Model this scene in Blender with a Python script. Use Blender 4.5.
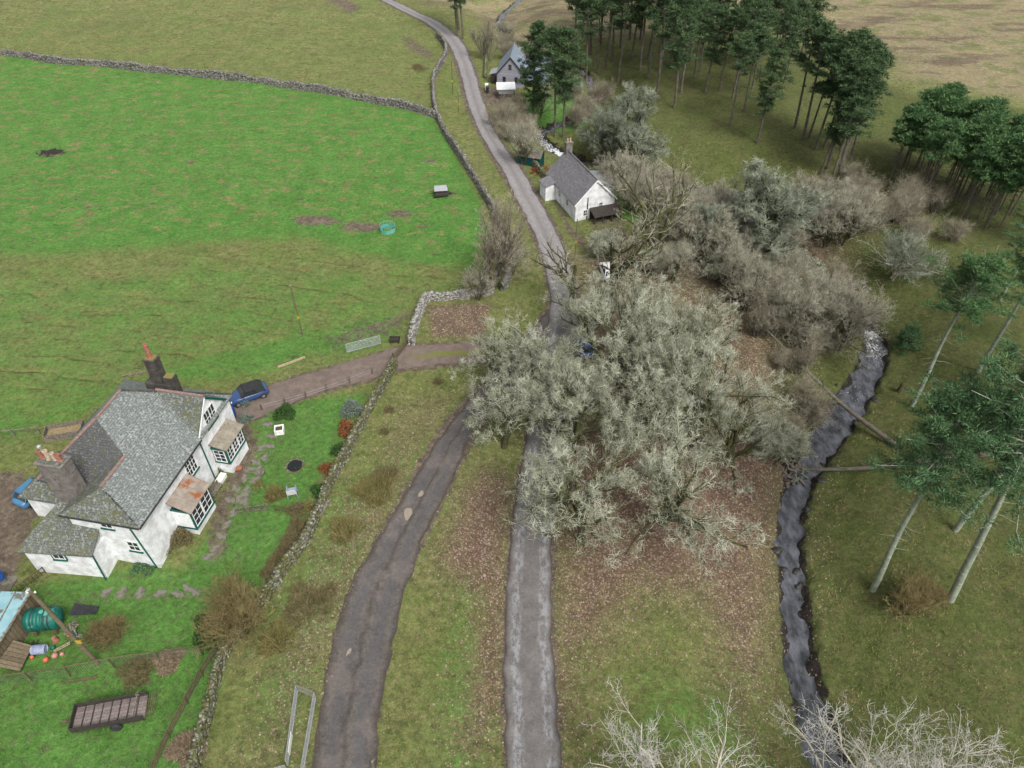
import bpy, math, random
import numpy as np
from mathutils import Vector, Matrix

# ------------------------------------------------------------------ camera, light, exposure
for o in list(bpy.data.objects): bpy.data.objects.remove(o)
SC = bpy.context.scene
COL = SC.collection
CAMH = 49.0; PITCH = math.radians(42); FPX = 735.0
cam_data = bpy.data.cameras.new('camera'); cam = bpy.data.objects.new('camera', cam_data); COL.objects.link(cam)
cam.location = (0, 0, CAMH); cam.rotation_euler = (math.radians(90) - PITCH, 0, 0)
cam_data.sensor_width = 36; cam_data.lens = FPX / 1024 * 36
cam_data.clip_start = 0.5; cam_data.clip_end = 3000
SC.camera = cam
SUN_EL = math.radians(52); SUN_AZ = math.radians(150)      # azimuth clockwise from +Y: light from behind-right
w = bpy.data.worlds.new('World'); SC.world = w; w.use_nodes = True
nt = w.node_tree; bg = nt.nodes['Background']
sky = nt.nodes.new('ShaderNodeTexSky'); sky.sky_type = 'NISHITA'; sky.sun_disc = False
sky.sun_elevation = SUN_EL; sky.sun_rotation = SUN_AZ; sky.air_density = 1.0; sky.dust_density = 6.0; sky.ozone_density = 1.0
hs = nt.nodes.new('ShaderNodeHueSaturation'); hs.inputs['Saturation'].default_value = 0.22
nt.links.new(sky.outputs[0], hs.inputs['Color']); nt.links.new(hs.outputs[0], bg.inputs['Color'])
bg.inputs['Strength'].default_value = 0.13
sd = bpy.data.lights.new('sun', 'SUN'); sd.energy = 1.5; sd.angle = math.radians(20); sd.color = (1.0, 0.97, 0.93)
sun = bpy.data.objects.new('sun', sd); COL.objects.link(sun)
sdir = Vector((math.sin(SUN_AZ) * math.cos(SUN_EL), math.cos(SUN_AZ) * math.cos(SUN_EL), math.sin(SUN_EL)))
sun.rotation_euler = sdir.to_track_quat('Z', 'Y').to_euler()
SC.view_settings.view_transform = 'Standard'; SC.view_settings.look = 'None'
SC.view_settings.exposure = 0.72; SC.view_settings.gamma = 1
SC.view_settings.use_curve_mapping = False
rng = np.random.default_rng(7); random.seed(7)

# ------------------------------------------------------------------ materials
def S(r, g, b, k=0.6):
    f = lambda c: ((c / 255 + .055) / 1.055) ** 2.4 if c > 10 else c / 255 / 12.92
    return (f(r) * k, f(g) * k, f(b) * k, 1)
class NT:
    def __init__(s, name, rough=.9):
        s.m = bpy.data.materials.new(name); s.m.use_nodes = True; s.t = s.m.node_tree
        s.b = s.t.nodes['Principled BSDF']; s.b.inputs['Roughness'].default_value = rough
        s.b.inputs['Specular IOR Level'].default_value = .25
    def n(s, typ, **kw):
        n = s.t.nodes.new(typ)
        for k, v in kw.items(): setattr(n, k, v)
        return n
    def l(s, a, b): s.t.links.new(a, b)
    def val(s, x, sock):
        if isinstance(x, (int, float, tuple)): sock.default_value = x
        else: s.l(x, sock)
    def coord(s, kind='Object'):
        return s.n('ShaderNodeTexCoord').outputs[kind]
    def mapv(s, vec, scale=(1, 1, 1), rot=(0, 0, 0), loc=(0, 0, 0)):
        m = s.n('ShaderNodeMapping'); s.l(vec, m.inputs[0]); m.inputs['Scale'].default_value = scale
        m.inputs['Rotation'].default_value = rot; m.inputs['Location'].default_value = loc; return m.outputs[0]
    def noise(s, vec, scale, detail=4, rough=.6, dist=0):
        n = s.n('ShaderNodeTexNoise'); s.l(vec, n.inputs['Vector']); n.inputs['Scale'].default_value = scale
        n.inputs['Detail'].default_value = detail; n.inputs['Roughness'].default_value = rough; n.inputs['Distortion'].default_value = dist
        return n.outputs['Fac']
    def math(s, op, a, b=0.0, clamp=False):
        n = s.n('ShaderNodeMath', operation=op); n.use_clamp = clamp; s.val(a, n.inputs[0]); s.val(b, n.inputs[1]); return n.outputs[0]
    def ss(s, x, lo, hi):
        n = s.n('ShaderNodeMapRange', interpolation_type='SMOOTHSTEP'); s.l(x, n.inputs['Value'])
        n.inputs['From Min'].default_value = lo; n.inputs['From Max'].default_value = hi; return n.outputs['Result']
    def mix(s, f, a, b, mode='MIX'):
        n = s.n('ShaderNodeMix', data_type='RGBA', blend_type=mode); s.val(f, n.inputs['Factor'])
        s.val(a, n.inputs[6]); s.val(b, n.inputs[7]); return n.outputs[2]
    def attr(s, name): return s.n('ShaderNodeAttribute', attribute_name=name).outputs['Fac']
    def island(s): return s.n('ShaderNodeNewGeometry').outputs['Random Per Island']
    def col(s, c): s.l(c, s.b.inputs['Base Color'])
    def bump(s, h, strength=.5, dist=.05):
        b = s.n('ShaderNodeBump'); b.inputs['Strength'].default_value = strength; b.inputs['Distance'].default_value = dist
        s.l(h, b.inputs['Height']); s.l(b.outputs[0], s.b.inputs['Normal'])
def noisy(name, c1, c2, scale=3, rough=.85, bump=.3, c3=None, s3=20, lo=.35, hi=.65, island=0, spec=None, metal=0, bd=.03, c3t=(.55, .7)):
    m = NT(name, rough); v = m.coord()
    c = m.mix(m.ss(m.noise(v, scale, 5), lo, hi), c1, c2)
    if c3: c = m.mix(m.ss(m.noise(v, s3, 4), *c3t), c, c3)
    if island:
        k = m.n('ShaderNodeMapRange'); m.l(m.island(), k.inputs['Value']); k.inputs['To Min'].default_value = 1 - island; k.inputs['To Max'].default_value = 1 + island
        hv = m.n('ShaderNodeHueSaturation'); m.l(c, hv.inputs['Color']); m.l(k.outputs[0], hv.inputs['Value']); c = hv.outputs[0]
    m.col(c); m.b.inputs['Metallic'].default_value = metal
    if spec is not None: m.b.inputs['Specular IOR Level'].default_value = spec
    if bump: m.bump(m.noise(v, scale * 6, 4), bump, bd)
    return m.m
M = {}
M['white'] = noisy('white_render', S(238, 240, 242, .8), S(205, 206, 204, .8), 1.3, .9, .5, S(150, 148, 138, .7), 3.5, c3t=(.6, .78), bd=.04)
M['green_paint'] = noisy('green_paint', S(20, 88, 76), S(34, 112, 98), 5, .5, .1)
M['white_paint'] = noisy('white_paint', S(240, 240, 240, .85), S(215, 218, 218, .85), 4, .5, .1)
M['glass'] = noisy('window_glass', (.015, .018, .022, 1), (.03, .035, .042, 1), 1, .08, 0, spec=.6)
M['render_grey'] = noisy('grey_render', S(146, 140, 134), S(122, 116, 110), 1.5, .95, .6, S(80, 74, 70), 5)
M['dark_stone'] = noisy('dark_render', S(92, 88, 86), S(70, 66, 64), 2, .95, .6, S(110, 108, 60), 3)
M['terracotta'] = noisy('terracotta', S(190, 126, 106), S(158, 102, 84), 6, .8, .2)
M['cream_clay'] = noisy('cream_clay', S(214, 196, 172), S(180, 160, 140), 6, .8, .2)
M['ridge'] = noisy('ridge_tile', S(170, 124, 112), S(140, 128, 120), 4, .9, .5, S(190, 190, 180), 9)
M['wood_grey'] = noisy('weathered_wood', S(150, 142, 128), S(112, 104, 92), 6, .9, .4, S(92, 92, 60), 3, island=.2)
M['wood_dark'] = noisy('dark_wood', S(78, 72, 66), S(56, 52, 48), 6, .9, .4, island=.25)
M['wood_moss'] = noisy('mossy_wood', S(112, 104, 78), S(88, 88, 56), 4, .95, .5, S(134, 128, 108), 8, island=.2)
M['wood_pale'] = noisy('pale_wood', S(200, 180, 150), S(170, 150, 120), 5, .8, .3, island=.1)
M['plank_bed'] = noisy('trailer_planks', S(142, 130, 124), S(112, 102, 98), 5, .9, .4, S(90, 84, 80), 14, island=.12)
M['galv'] = noisy('galvanised_steel', S(200, 204, 206), S(168, 172, 174), 8, .45, .05, metal=.3)
M['rubber'] = noisy('tyre_rubber', (.02, .02, .02, 1), (.035, .035, .035, 1), 5, .8, .2)
M['car_blue'] = noisy('blue_car_paint', (.025, .055, .14, 1), (.03, .06, .155, 1), 3, .25, 0, spec=.6)
M['car_pale'] = noisy('pale_blue_car_paint', S(70, 130, 170), S(80, 140, 180), 3, .25, 0, spec=.6)
M['car_white'] = noisy('white_car_paint', S(235, 235, 238, .85), S(228, 228, 232, .85), 3, .3, 0, spec=.6)
M['soft_top'] = noisy('black_soft_top', (.018, .018, .02, 1), (.03, .03, .032, 1), 6, .75, .1)
M['alloy'] = noisy('alloy_wheel', S(190, 192, 196), S(170, 172, 176), 6, .35, 0, metal=.6)
M['red_glass'] = noisy('red_lamp', (.35, .01, .01, 1), (.3, .01, .01, 1), 3, .2, 0)
M['lamp_clear'] = noisy('clear_lamp', S(230, 232, 235, .8), S(215, 216, 220, .8), 3, .15, 0)
M['tank_green'] = noisy('green_tank_plastic', S(22, 96, 84), S(34, 118, 104), 2, .45, .1, S(96, 150, 138), 1.3)
M['teal'] = noisy('teal_plastic', S(92, 178, 160), S(120, 196, 180), 2, .5, .05)
M['shed_teal'] = noisy('teal_shed_boards', S(16, 84, 84), S(12, 66, 68), 3, .8, .2)
M['barrel'] = noisy('pale_blue_plastic', S(170, 180, 205), S(140, 150, 178), 3, .5, .1)
M['orange'] = noisy('orange_plastic', S(226, 120, 92), S(200, 96, 72), 4, .6, .1)
M['blue_plastic'] = noisy('blue_plastic', S(40, 96, 176), S(30, 78, 150), 4, .6, .1)
M['yellow'] = noisy('yellow_plastic', S(222, 186, 60), S(196, 160, 40), 4, .6, .1)
M['pink'] = noisy('faded_pink_plastic', S(206, 150, 138), S(180, 126, 116), 4, .6, .1)
M['flag'] = noisy('flagstone', S(140, 134, 122), S(112, 108, 98), 2, .95, .5, S(96, 104, 70), 3, island=.15)
M['black_plastic'] = noisy('black_plastic', (.02, .02, .022, 1), (.035, .035, .04, 1), 5, .5, .1)
M['rust'] = noisy('rust', S(150, 78, 48), S(112, 62, 44), 4, .9, .4)
M['ivory'] = noisy('pale_glazed_ceramic', S(236, 236, 230, .85), S(210, 210, 204, .8), 4, .5, .1)
M['rusty_tin'] = noisy('rusty_lead_roof', S(176, 164, 150), S(150, 138, 126), 1.4, .75, .3, S(156, 92, 52), .9, c3t=(.5, .66))
M['grey_felt'] = noisy('felt_roof', S(170, 162, 146), S(148, 140, 124), 1.6, .9, .3, S(110, 104, 90), 4)
M['boards_lilac'] = noisy('grey_larch_cladding', S(150, 148, 162), S(132, 130, 146), 3, .85, .2)
M['slate_blue'] = noisy('blue_grey_slate', S(150, 162, 176), S(134, 146, 160), 2, .7, .2, S(100, 112, 128), 8)
M['tin_blue'] = noisy('pale_blue_painted_tin', S(160, 200, 206), S(140, 184, 194), 1.6, .6, .2, S(120, 116, 104), 1.4, c3t=(.56, .62))
M['water_dark'] = noisy('pond_water', (.006, .008, .008, 1), (.01, .012, .012, 1), 2, .05, 0, spec=.6)
M['pole_wood'] = noisy('telegraph_pole_wood', S(132, 120, 100), S(110, 106, 78), 3, .9, .3)
M['straw'] = noisy('straw_bedding', S(170, 152, 116), S(140, 122, 92), 5, .95, .5)

def planks_mat(name, c1, c2, w=.15, axis=0, gap=.5):
    m = NT(name, .85); v = m.coord(); sp = m.n('ShaderNodeSeparateXYZ'); m.l(v, sp.inputs[0])
    a = m.math('DIVIDE', sp.outputs[axis], w); fr = m.math('FRACT', a); fl = m.math('FLOOR', a)
    wn = m.n('ShaderNodeTexWhiteNoise', noise_dimensions='1D'); m.l(fl, wn.inputs['W'])
    c = m.mix(wn.outputs['Value'], c1, c2); c = m.mix(m.ss(m.noise(v, 7), .4, .7), c, m.mix(.4, c, (.02, .02, .02, 1)))
    c = m.mix(m.math('LESS_THAN', fr, .1), c, m.mix(gap, c, (.01, .01, .01, 1)))
    m.col(c); m.bump(m.math('LESS_THAN', fr, .1), .6, -.02); return m.m
M['cladding'] = planks_mat('horizontal_cladding', S(186, 184, 196), S(164, 162, 176), .18, 2, .5)
M['shed_boards'] = planks_mat('weathered_shed_boards', S(150, 134, 108), S(110, 98, 76), .3, 1, .8)

def slate_mat(name, ca, cb, cl, moss, lichen=.62, mosst=.62):
    m = NT(name, .75); uv = m.n('ShaderNodeUVMap').outputs[0]; v = m.coord()
    b = m.n('ShaderNodeTexBrick'); m.l(uv, b.inputs['Vector']); b.inputs['Scale'].default_value = 1
    b.inputs['Brick Width'].default_value = .32; b.inputs['Row Height'].default_value = .2; b.inputs['Mortar Size'].default_value = .014
    b.inputs['Color1'].default_value = ca; b.inputs['Color2'].default_value = cb; b.inputs['Mortar'].default_value = (.025, .026, .026, 1)
    c = m.mix(m.ss(m.noise(v, .8, 3), .3, .7), b.outputs['Color'], m.mix(.45, b.outputs['Color'], cb))
    c = m.mix(m.math('MULTIPLY', m.ss(m.noise(v, 5, 6, .75), lichen - .06, lichen + .05), .85), c, cl)
    c = m.mix(m.ss(m.noise(v, 9, 2), .68, .72), c, S(225, 225, 215)); c = m.mix(m.math('MULTIPLY', m.ss(m.noise(m.mapv(v, (1, 1, .4)), .9, 5, .7), .48, .64), .5), c, cb)
    c = m.mix(m.math('MULTIPLY', m.ss(m.noise(v, 1.6, 6, .7), mosst - .05, mosst + .08), .8), c, moss)
    m.col(c); h = m.math('ADD', m.math('MULTIPLY', b.outputs['Fac'], -.6), m.noise(v, 12, 4)); m.bump(h, .6, .03); return m.m
M['slate'] = slate_mat('lichened_slate', S(142, 148, 144), S(120, 126, 124), S(182, 190, 184), S(104, 110, 80), .56, .68)
M['slate_dark'] = slate_mat('dark_mossy_slate', S(110, 110, 110), S(88, 89, 90), S(150, 154, 146), S(98, 102, 66), .6, .58)
M['slate_moss'] = slate_mat('mossy_slate', S(124, 128, 122), S(98, 102, 98), S(166, 172, 160), S(104, 106, 62), .56, .54)

# bark and foliage
def bark(name, c1, c2, c3=None): return noisy(name, c1, c2, 2.2, .95, .7, c3, 1.2, c3t=(.5, .62))
M['bark_mossy'] = bark('mossy_bark', S(92, 88, 66), S(74, 74, 50), S(96, 106, 48))
M['bark_pine'] = noisy('pine_bark', S(132, 122, 112), S(100, 90, 82), 2, .95, .6, S(118, 128, 110), 1, c3t=(.5, .65))
M['bark_pine_near'] = noisy('green_grey_pine_bark', S(150, 158, 140, .8), S(122, 130, 112, .8), 1.6, .95, .7, S(170, 178, 162, .8), 3)
M['bark_pale'] = noisy('pale_silver_bark', S(226, 220, 202), S(196, 188, 168), 2, .9, .5, S(138, 134, 100), 1.5)
def twigs(name, c1, c2, c3):
    m = NT(name, .95); r = m.island(); v = m.coord(); n = m.noise(v, .55, 4)
    f = m.math('ADD', m.math('MULTIPLY', r, .55), m.math('MULTIPLY', m.ss(n, .3, .7), .5))
    c = m.mix(m.ss(f, .1, .5), c1, c2); c = m.mix(m.ss(f, .5, .95), c, c3); m.col(c); return m.m
M['twig_lichen'] = twigs('lichen_covered_twigs', S(110, 112, 86, .62), S(172, 176, 150, .68), S(228, 230, 210, .8))
M['twig_silver'] = twigs('silvery_lichen_twigs', S(98, 104, 84, .65), S(142, 150, 128, .68), S(188, 196, 174, .72))
M['twig_brown'] = twigs('brown_bare_twigs', S(112, 106, 86, .65), S(156, 148, 126, .7), S(200, 194, 172, .75))
M['twig_grey'] = twigs('grey_bare_twigs', S(124, 120, 100, .7), S(170, 166, 146, .75), S(210, 206, 186, .8))
M['twig_pale'] = twigs('pale_bare_branches', S(186, 184, 170), S(220, 218, 208), S(242, 242, 236))
M['twig_straw'] = twigs('straw_coloured_stems', S(120, 108, 70), S(150, 136, 92), S(176, 160, 112))
def needles(name, c1, c2, c3): 
    m = NT(name, .8); r = m.island(); v = m.coord(); n = m.noise(v, .5, 3)
    f = m.math('ADD', m.math('MULTIPLY', r, .5), m.math('MULTIPLY', n, .5))
    c = m.mix(m.ss(f, .15, .5), c1, c2); c = m.mix(m.ss(f, .5, .85), c, c3); m.col(c); return m.m
M['needles_dark'] = needles('dark_pine_needles', S(46, 70, 46), S(76, 104, 66), S(124, 146, 96))
M['needles_near'] = needles('bright_pine_needles', S(52, 86, 52), S(84, 124, 74), S(134, 164, 102))
M['needles_blue'] = needles('bluish_pine_needles', S(56, 92, 58), S(88, 126, 82), S(134, 164, 110))
M['leaves_green'] = needles('shrub_leaves', S(40, 72, 34), S(64, 100, 46), S(98, 130, 66))
M['leaves_grey'] = needles('grey_shrub_leaves', S(96, 112, 98), S(128, 142, 128), S(160, 172, 158))
M['leaves_brown'] = needles('russet_beech_leaves', S(110, 70, 42), S(146, 96, 56), S(168, 120, 76))
M['leaves_tussock'] = needles('tussock_grass', S(104, 104, 54), S(138, 130, 78), S(170, 158, 108))
M['straw_pile'] = needles('pale_cuttings', S(120, 104, 82), S(156, 138, 112), S(186, 170, 144))
M['leaves_dead'] = needles('dead_brown_fern', S(96, 90, 60), S(126, 116, 80), S(158, 146, 108))

# ------------------------------------------------------------------ object helpers
def tag(o, label=None, cat=None, group=None, kind=None):
    if label: o['label'] = label
    if cat: o['category'] = cat
    if group: o['group'] = group
    if kind: o['kind'] = kind
    return o
def empty(name, loc=(0, 0, 0), rz=0, label=None, cat=None, group=None):
    o = bpy.data.objects.new(name, None); COL.objects.link(o); o.location = loc; o.rotation_euler = (0, 0, rz)
    o.empty_display_size = .2
    return tag(o, label, cat, group)
def npmesh(name, V, Fq, mat, parent=None, smooth=False, tri=False):
    """V (n,3), Fq list of (m,k) index arrays"""
    me = bpy.data.meshes.new(name); V = np.asarray(V, dtype=np.float32)
    if not isinstance(Fq, list): Fq = [Fq]
    loops = np.concatenate([f.reshape(-1) for f in Fq]); tot = np.concatenate([np.full(len(f), f.shape[1], dtype=np.int32) for f in Fq])
    st = np.concatenate([[0], np.cumsum(tot)[:-1]]).astype(np.int32)
    me.vertices.add(len(V)); me.vertices.foreach_set('co', V.reshape(-1))
    me.loops.add(len(loops)); me.loops.foreach_set('vertex_index', loops.astype(np.int32))
    me.polygons.add(len(tot)); me.polygons.foreach_set('loop_start', st); me.polygons.foreach_set('loop_total', tot)
    if smooth: me.polygons.foreach_set('use_smooth', np.ones(len(tot), dtype=bool))
    me.update(calc_edges=True); me.validate()
    if mat: me.materials.append(M[mat] if isinstance(mat, str) else mat)
    o = bpy.data.objects.new(name, me); COL.objects.link(o)
    if parent: o.parent = parent
    return o
def rotm(rx=0, ry=0, rz=0):
    return np.array(Matrix.Rotation(rz, 3, 'Z') @ Matrix.Rotation(ry, 3, 'Y') @ Matrix.Rotation(rx, 3, 'X'))
class MB:
    def __init__(s): s.v = []; s.f = []; s.uv = None
    def add(s, V, F):
        b = len(s.v); s.v += [tuple(map(float, p)) for p in V]; s.f += [[i + b for i in f] for f in F]; return s
    def box(s, x0, x1, y0, y1, z0, z1, R=None, c=None):
        V = np.array([(x, y, z) for x in (x0, x1) for y in (y0, y1) for z in (z0, z1)], float)
        if R is not None: V = V @ R.T
        if c is not None: V = V + np.array(c)
        return s.add(V, [(0, 1, 3, 2), (4, 6, 7, 5), (0, 4, 5, 1), (2, 3, 7, 6), (0, 2, 6, 4), (1, 5, 7, 3)])
    def bar(s, p0, p1, wx, wz=None):
        """rectangular bar from p0 to p1"""
        wz = wz or wx; p0 = np.array(p0, float); p1 = np.array(p1, float); d = p1 - p0; L = np.linalg.norm(d); d = d / L
        up = np.array([0, 0, 1.]) if abs(d[2]) < .95 else np.array([1., 0, 0]); a = np.cross(d, up); a /= np.linalg.norm(a); b = np.cross(a, d)
        V = [p + a * i * wx / 2 + b * j * wz / 2 for p in (p0, p1) for i, j in ((-1, -1), (1, -1), (1, 1), (-1, 1))]
        return s.add(V, [(0, 3, 2, 1), (4, 5, 6, 7), (0, 1, 5, 4), (1, 2, 6, 5), (2, 3, 7, 6), (3, 0, 4, 7)])
    def tube(s, p0, p1, r0, r1=None, k=10, caps=True):
        r1 = r0 if r1 is None else r1; p0 = np.array(p0, float); p1 = np.array(p1, float); d = p1 - p0; d = d / np.linalg.norm(d)
        up = np.array([0, 0, 1.]) if abs(d[2]) < .9 else np.array([1., 0, 0]); a = np.cross(d, up); a /= np.linalg.norm(a); b = np.cross(a, d)
        V = [p + (a * math.cos(t) + b * math.sin(t)) * r for p, r in ((p0, r0), (p1, r1)) for t in [2 * math.pi * i / k for i in range(k)]]
        F = [(i, (i + 1) % k, k + (i + 1) % k, k + i) for i in range(k)]
        if caps: F += [tuple(range(k))[::-1], tuple(range(k, 2 * k))]
        return s.add(V, F)
    def lathe(s, prof, c=(0, 0, 0), k=14, axis='z'):
        V = []; n = len(prof)
        for r, z in prof:
            for i in range(k):
                t = 2 * math.pi * i / k; p = (r * math.cos(t), r * math.sin(t), z)
                if axis == 'x': p = (p[2], p[0], p[1])
                if axis == 'y': p = (p[0], p[2], p[1])
                V.append(np.array(p) + np.array(c))
        F = [(j * k + i, j * k + (i + 1) % k, (j + 1) * k + (i + 1) % k, (j + 1) * k + i) for j in range(n - 1) for i in range(k)]
        F += [tuple(range(k))[::-1], tuple(range((n - 1) * k, n * k))]
        return s.add(V, F)
    def prism(s, pts, z0, z1):
        n = len(pts); V = [(x, y, z0) for x, y in pts] + [(x, y, z1) for x, y in pts]
        return s.add(V, [tuple(range(n))[::-1], tuple(range(n, 2 * n))] + [(i, (i + 1) % n, n + (i + 1) % n, n + i) for i in range(n)])
    def slab(s, pts, t, up=0):
        """polygon in 3D thickened downwards by t"""
        n = len(pts); V = [(x, y, z + up) for x, y, z in pts] + [(x, y, z - t) for x, y, z in pts]
        return s.add(V, [tuple(range(n)), tuple(range(n, 2 * n))[::-1]] + [((i + 1) % n, i, n + i, n + (i + 1) % n) for i in range(n)])
    def blob(s, c, r, seed=0, amp=.2, sub=2):
        import bmesh
        bm = bmesh.new(); bmesh.ops.create_icosphere(bm, subdivisions=sub, radius=1); rr = np.random.default_rng(seed)
        ph = rr.uniform(0, 6, 9)
        V = []
        for v in bm.verts:
            p = np.array(v.co); q = 1 + amp * (math.sin(3 * p[0] + ph[0]) * math.sin(2.5 * p[1] + ph[1]) + .6 * math.sin(5 * p[2] + ph[2] + 3 * p[0]) + .5 * math.sin(7 * p[1] + ph[3] - 4 * p[2]))
            V.append(p * q * np.array(r) + np.array(c))
        F = [[v.index for v in f.verts] for f in bm.faces]; bm.free(); return s.add(V, F)
    def build(s, name, mat, parent=None, smooth=False, bevel=0, uvslope=False):
        me = bpy.data.meshes.new(name); me.from_pydata(s.v, [], s.f); me.validate()
        import bmesh
        bm = bmesh.new(); bm.from_mesh(me); bmesh.ops.recalc_face_normals(bm, faces=bm.faces)
        if bevel: bmesh.ops.bevel(bm, geom=[e for e in bm.edges], offset=bevel, segments=2, affect='EDGES', profile=.5)
        bm.to_mesh(me); bm.free()
        me.materials.append(M[mat] if isinstance(mat, str) else mat)
        if uvslope:
            uv = me.uv_layers.new(name='UVMap')
            for p in me.polygons:
                n = p.normal; a = Vector((0, 0, 1)).cross(n); a = a.normalized() if a.length > .05 else Vector((1, 0, 0)); b = n.cross(a)
                for li in p.loop_indices:
                    co = me.vertices[me.loops[li].vertex_index].co; uv.data[li].uv = (co.dot(a), co.dot(b))
        if smooth:
            me.polygons.foreach_set('use_smooth', [True] * len(me.polygons))
        o = bpy.data.objects.new(name, me); COL.objects.link(o)
        if parent: o.parent = parent
        return o
def copy_tree(o, parent=None):
    c = o.copy(); COL.objects.link(c); c.parent = parent
    for ch in o.children: copy_tree(ch, c)
    return c

# ------------------------------------------------------------------ ray helpers: a direction of sight gives a point on the ground
CT, ST = math.cos(PITCH), math.sin(PITCH)
def flat(px, py, z=0.0):
    a = (px - 512) / FPX; b = -(py - 384) / FPX; r = np.array([a, CT + b * ST, -ST + b * CT]); t = (z - CAMH) / r[2]
    return np.array([r[0] * t, r[1] * t])
def pdist(P, X, Y, closed=False):
    """distance to a polyline, and the position along it (0..n-1)"""
    P = np.asarray(P, float); n = len(P); D = np.full(X.shape, 1e9); Tm = np.zeros(X.shape)
    for i in range(n if closed else n - 1):
        a = P[i]; b = P[(i + 1) % n]; d = b - a; L2 = d @ d + 1e-9
        t = np.clip(((X - a[0]) * d[0] + (Y - a[1]) * d[1]) / L2, 0, 1)
        e = np.hypot(X - a[0] - t * d[0], Y - a[1] - t * d[1]); k = e < D; D = np.where(k, e, D); Tm = np.where(k, i + t, Tm)
    return D, Tm
def inside(P, X, Y):
    P = np.asarray(P, float); n = len(P); c = np.zeros(X.shape, bool)
    for i in range(n):
        a = P[i]; b = P[(i + 1) % n]
        k = ((a[1] > Y) != (b[1] > Y)) & (X < (b[0] - a[0]) * (Y - a[1]) / (b[1] - a[1] + 1e-12) + a[0]); c ^= k
    return c
def region(pts, soft, X, Y, z=0):
    P = [flat(*p, z) for p in pts]; d, _ = pdist(P, X, Y, True); s = np.where(inside(P, X, Y), -d, d)
    return np.clip(.5 - s / (2 * soft), 0, 1)
def smooth(x): x = np.clip(x, 0, 1); return x * x * (3 - 2 * x)
def spline(P, step=1.0):
    """Catmull-Rom resample of points (n,k)"""
    P = np.asarray(P, float); n = len(P); out = []
    for i in range(n - 1):
        p0 = P[max(i - 1, 0)]; p1 = P[i]; p2 = P[i + 1]; p3 = P[min(i + 2, n - 1)]
        m = max(2, int(np.linalg.norm((p2 - p1)[:2]) / step))
        for t in np.arange(m) / m:
            out.append(.5 * ((2 * p1) + (-p0 + p2) * t + (2 * p0 - 5 * p1 + 4 * p2 - p3) * t * t + (-p0 + 3 * p1 - 3 * p2 + p3) * t ** 3))
    out.append(P[-1]); return np.array(out)

STREAM_Z = -2.9
# px centre, py, width in metres
_st = [(850, 900, 2.8), (838, 800, 2.8), (830, 768, 2.9), (812, 722, 2.7), (799, 665, 2.4), (793, 600, 2.2), (789, 545, 2.1), (794, 500, 2.3), (806, 468, 3.2), (828, 437, 3.4), (850, 405, 3.5), (866, 378, 3.0), (874, 354, 3.0), (869, 330, 2.0), (852, 306, 1.7),
       (838, 290, 2.2), (812, 272, 2.2), (788, 240, 2.2), (762, 214, 2.0), (735, 196, 2), (690, 190, 2), (640, 182, 2), (598, 168, 2.2), (566, 158, 2.4), (549, 149, 2.4), (539, 138, 2.4), (552, 130, 2.2), (575, 120, 2), (592, 104, 1.6), (585, 75, 1.5), (550, 60, 2.0), (522, 50, 2.4), (505, 36, 1.2), (500, 20, 1), (520, 0, 1), (540, -30, 1)]
STREAM = spline([list(flat(a, b, STREAM_Z)) + [c] for a, b, c in _st], 1.2)
_rd = [(536, 900), (534, 820), (533, 768), (530, 700), (529, 620), (531, 560), (537, 490), (547, 430), (557, 370), (563, 317), (563, 288), (548, 240), (528, 200), (505, 160), (485, 125), (473, 95), (465, 65), (452, 40), (432, 24), (410, 14), (388, 5), (370, -5), (345, -16)]
ROAD = spline([flat(*p) for p in _rd], 1.0)
_tr = [(330, 860), (339, 800), (343, 768), (352, 709), (371, 609), (394, 554), (415, 514), (435, 474), (457, 434), (480, 405), (508, 375), (538, 342), (560, 312)]
TRACK = spline([flat(*p) for p in _tr], 1.0)
_dr = [(505, 350), (470, 353), (440, 355), (405, 358), (370, 368), (335, 378), (300, 388), (265, 400), (235, 414), (205, 430)]
DRIVE = spline([flat(*p) for p in _dr], 1.0)

def hfun(X, Y):
    X = np.asarray(X, float); Y = np.asarray(Y, float)
    ds, ti = pdist(STREAM[:, :2], X, Y); wst = np.interp(ti, np.arange(len(STREAM)), STREAM[:, 2]) * .66
    wst = wst + .5 * np.sin(X * 1.7 + Y * .9) + .35 * np.sin(Y * 3.1 - X * 1.2)
    h = np.zeros(X.shape)
    h += .16 * np.sin(X * .31 + 1) * np.sin(Y * .27) + .07 * np.sin(X * .9 + Y * .5) * np.sin(Y * .8 - X * .3)
    flatm = np.exp(-((X + 30) ** 2 + (Y - 42) ** 2) / 300); h *= 1 - flatm
    h -= .7 * smooth((37 - Y) / 6) * smooth((-X - 14) / 10)
    hv = smooth(1 - ds / 12.0); h -= 2.3 * hv
    h -= .75 * smooth(1 - (ds - wst / 2) / .5)
    h += .10 * hv * np.sin(X * 2.3) * np.sin(Y * 2.1)
    # ground rises beyond the far bank, and the hill behind the field
    cx = np.interp(Y, np.sort(STREAM[:, 1]), STREAM[np.argsort(STREAM[:, 1]), 0])
    h += 1.6 * smooth((X - cx - 10) / 30) * smooth((Y - 10) / 20) * smooth((190 - Y) / 60)
    h += 4.0 * smooth((Y - 125) / 110) * smooth((-X - 10) / 40)
    h += 26 * smooth((Y - 240) / 500)
    h += .5 * smooth((Y - 150) / 40) * np.sin(X * .06 + Y * .03) * np.sin(Y * .07)
    dr, _ = pdist(ROAD, X, Y); h *= 1 - .0 * dr
    return h
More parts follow.
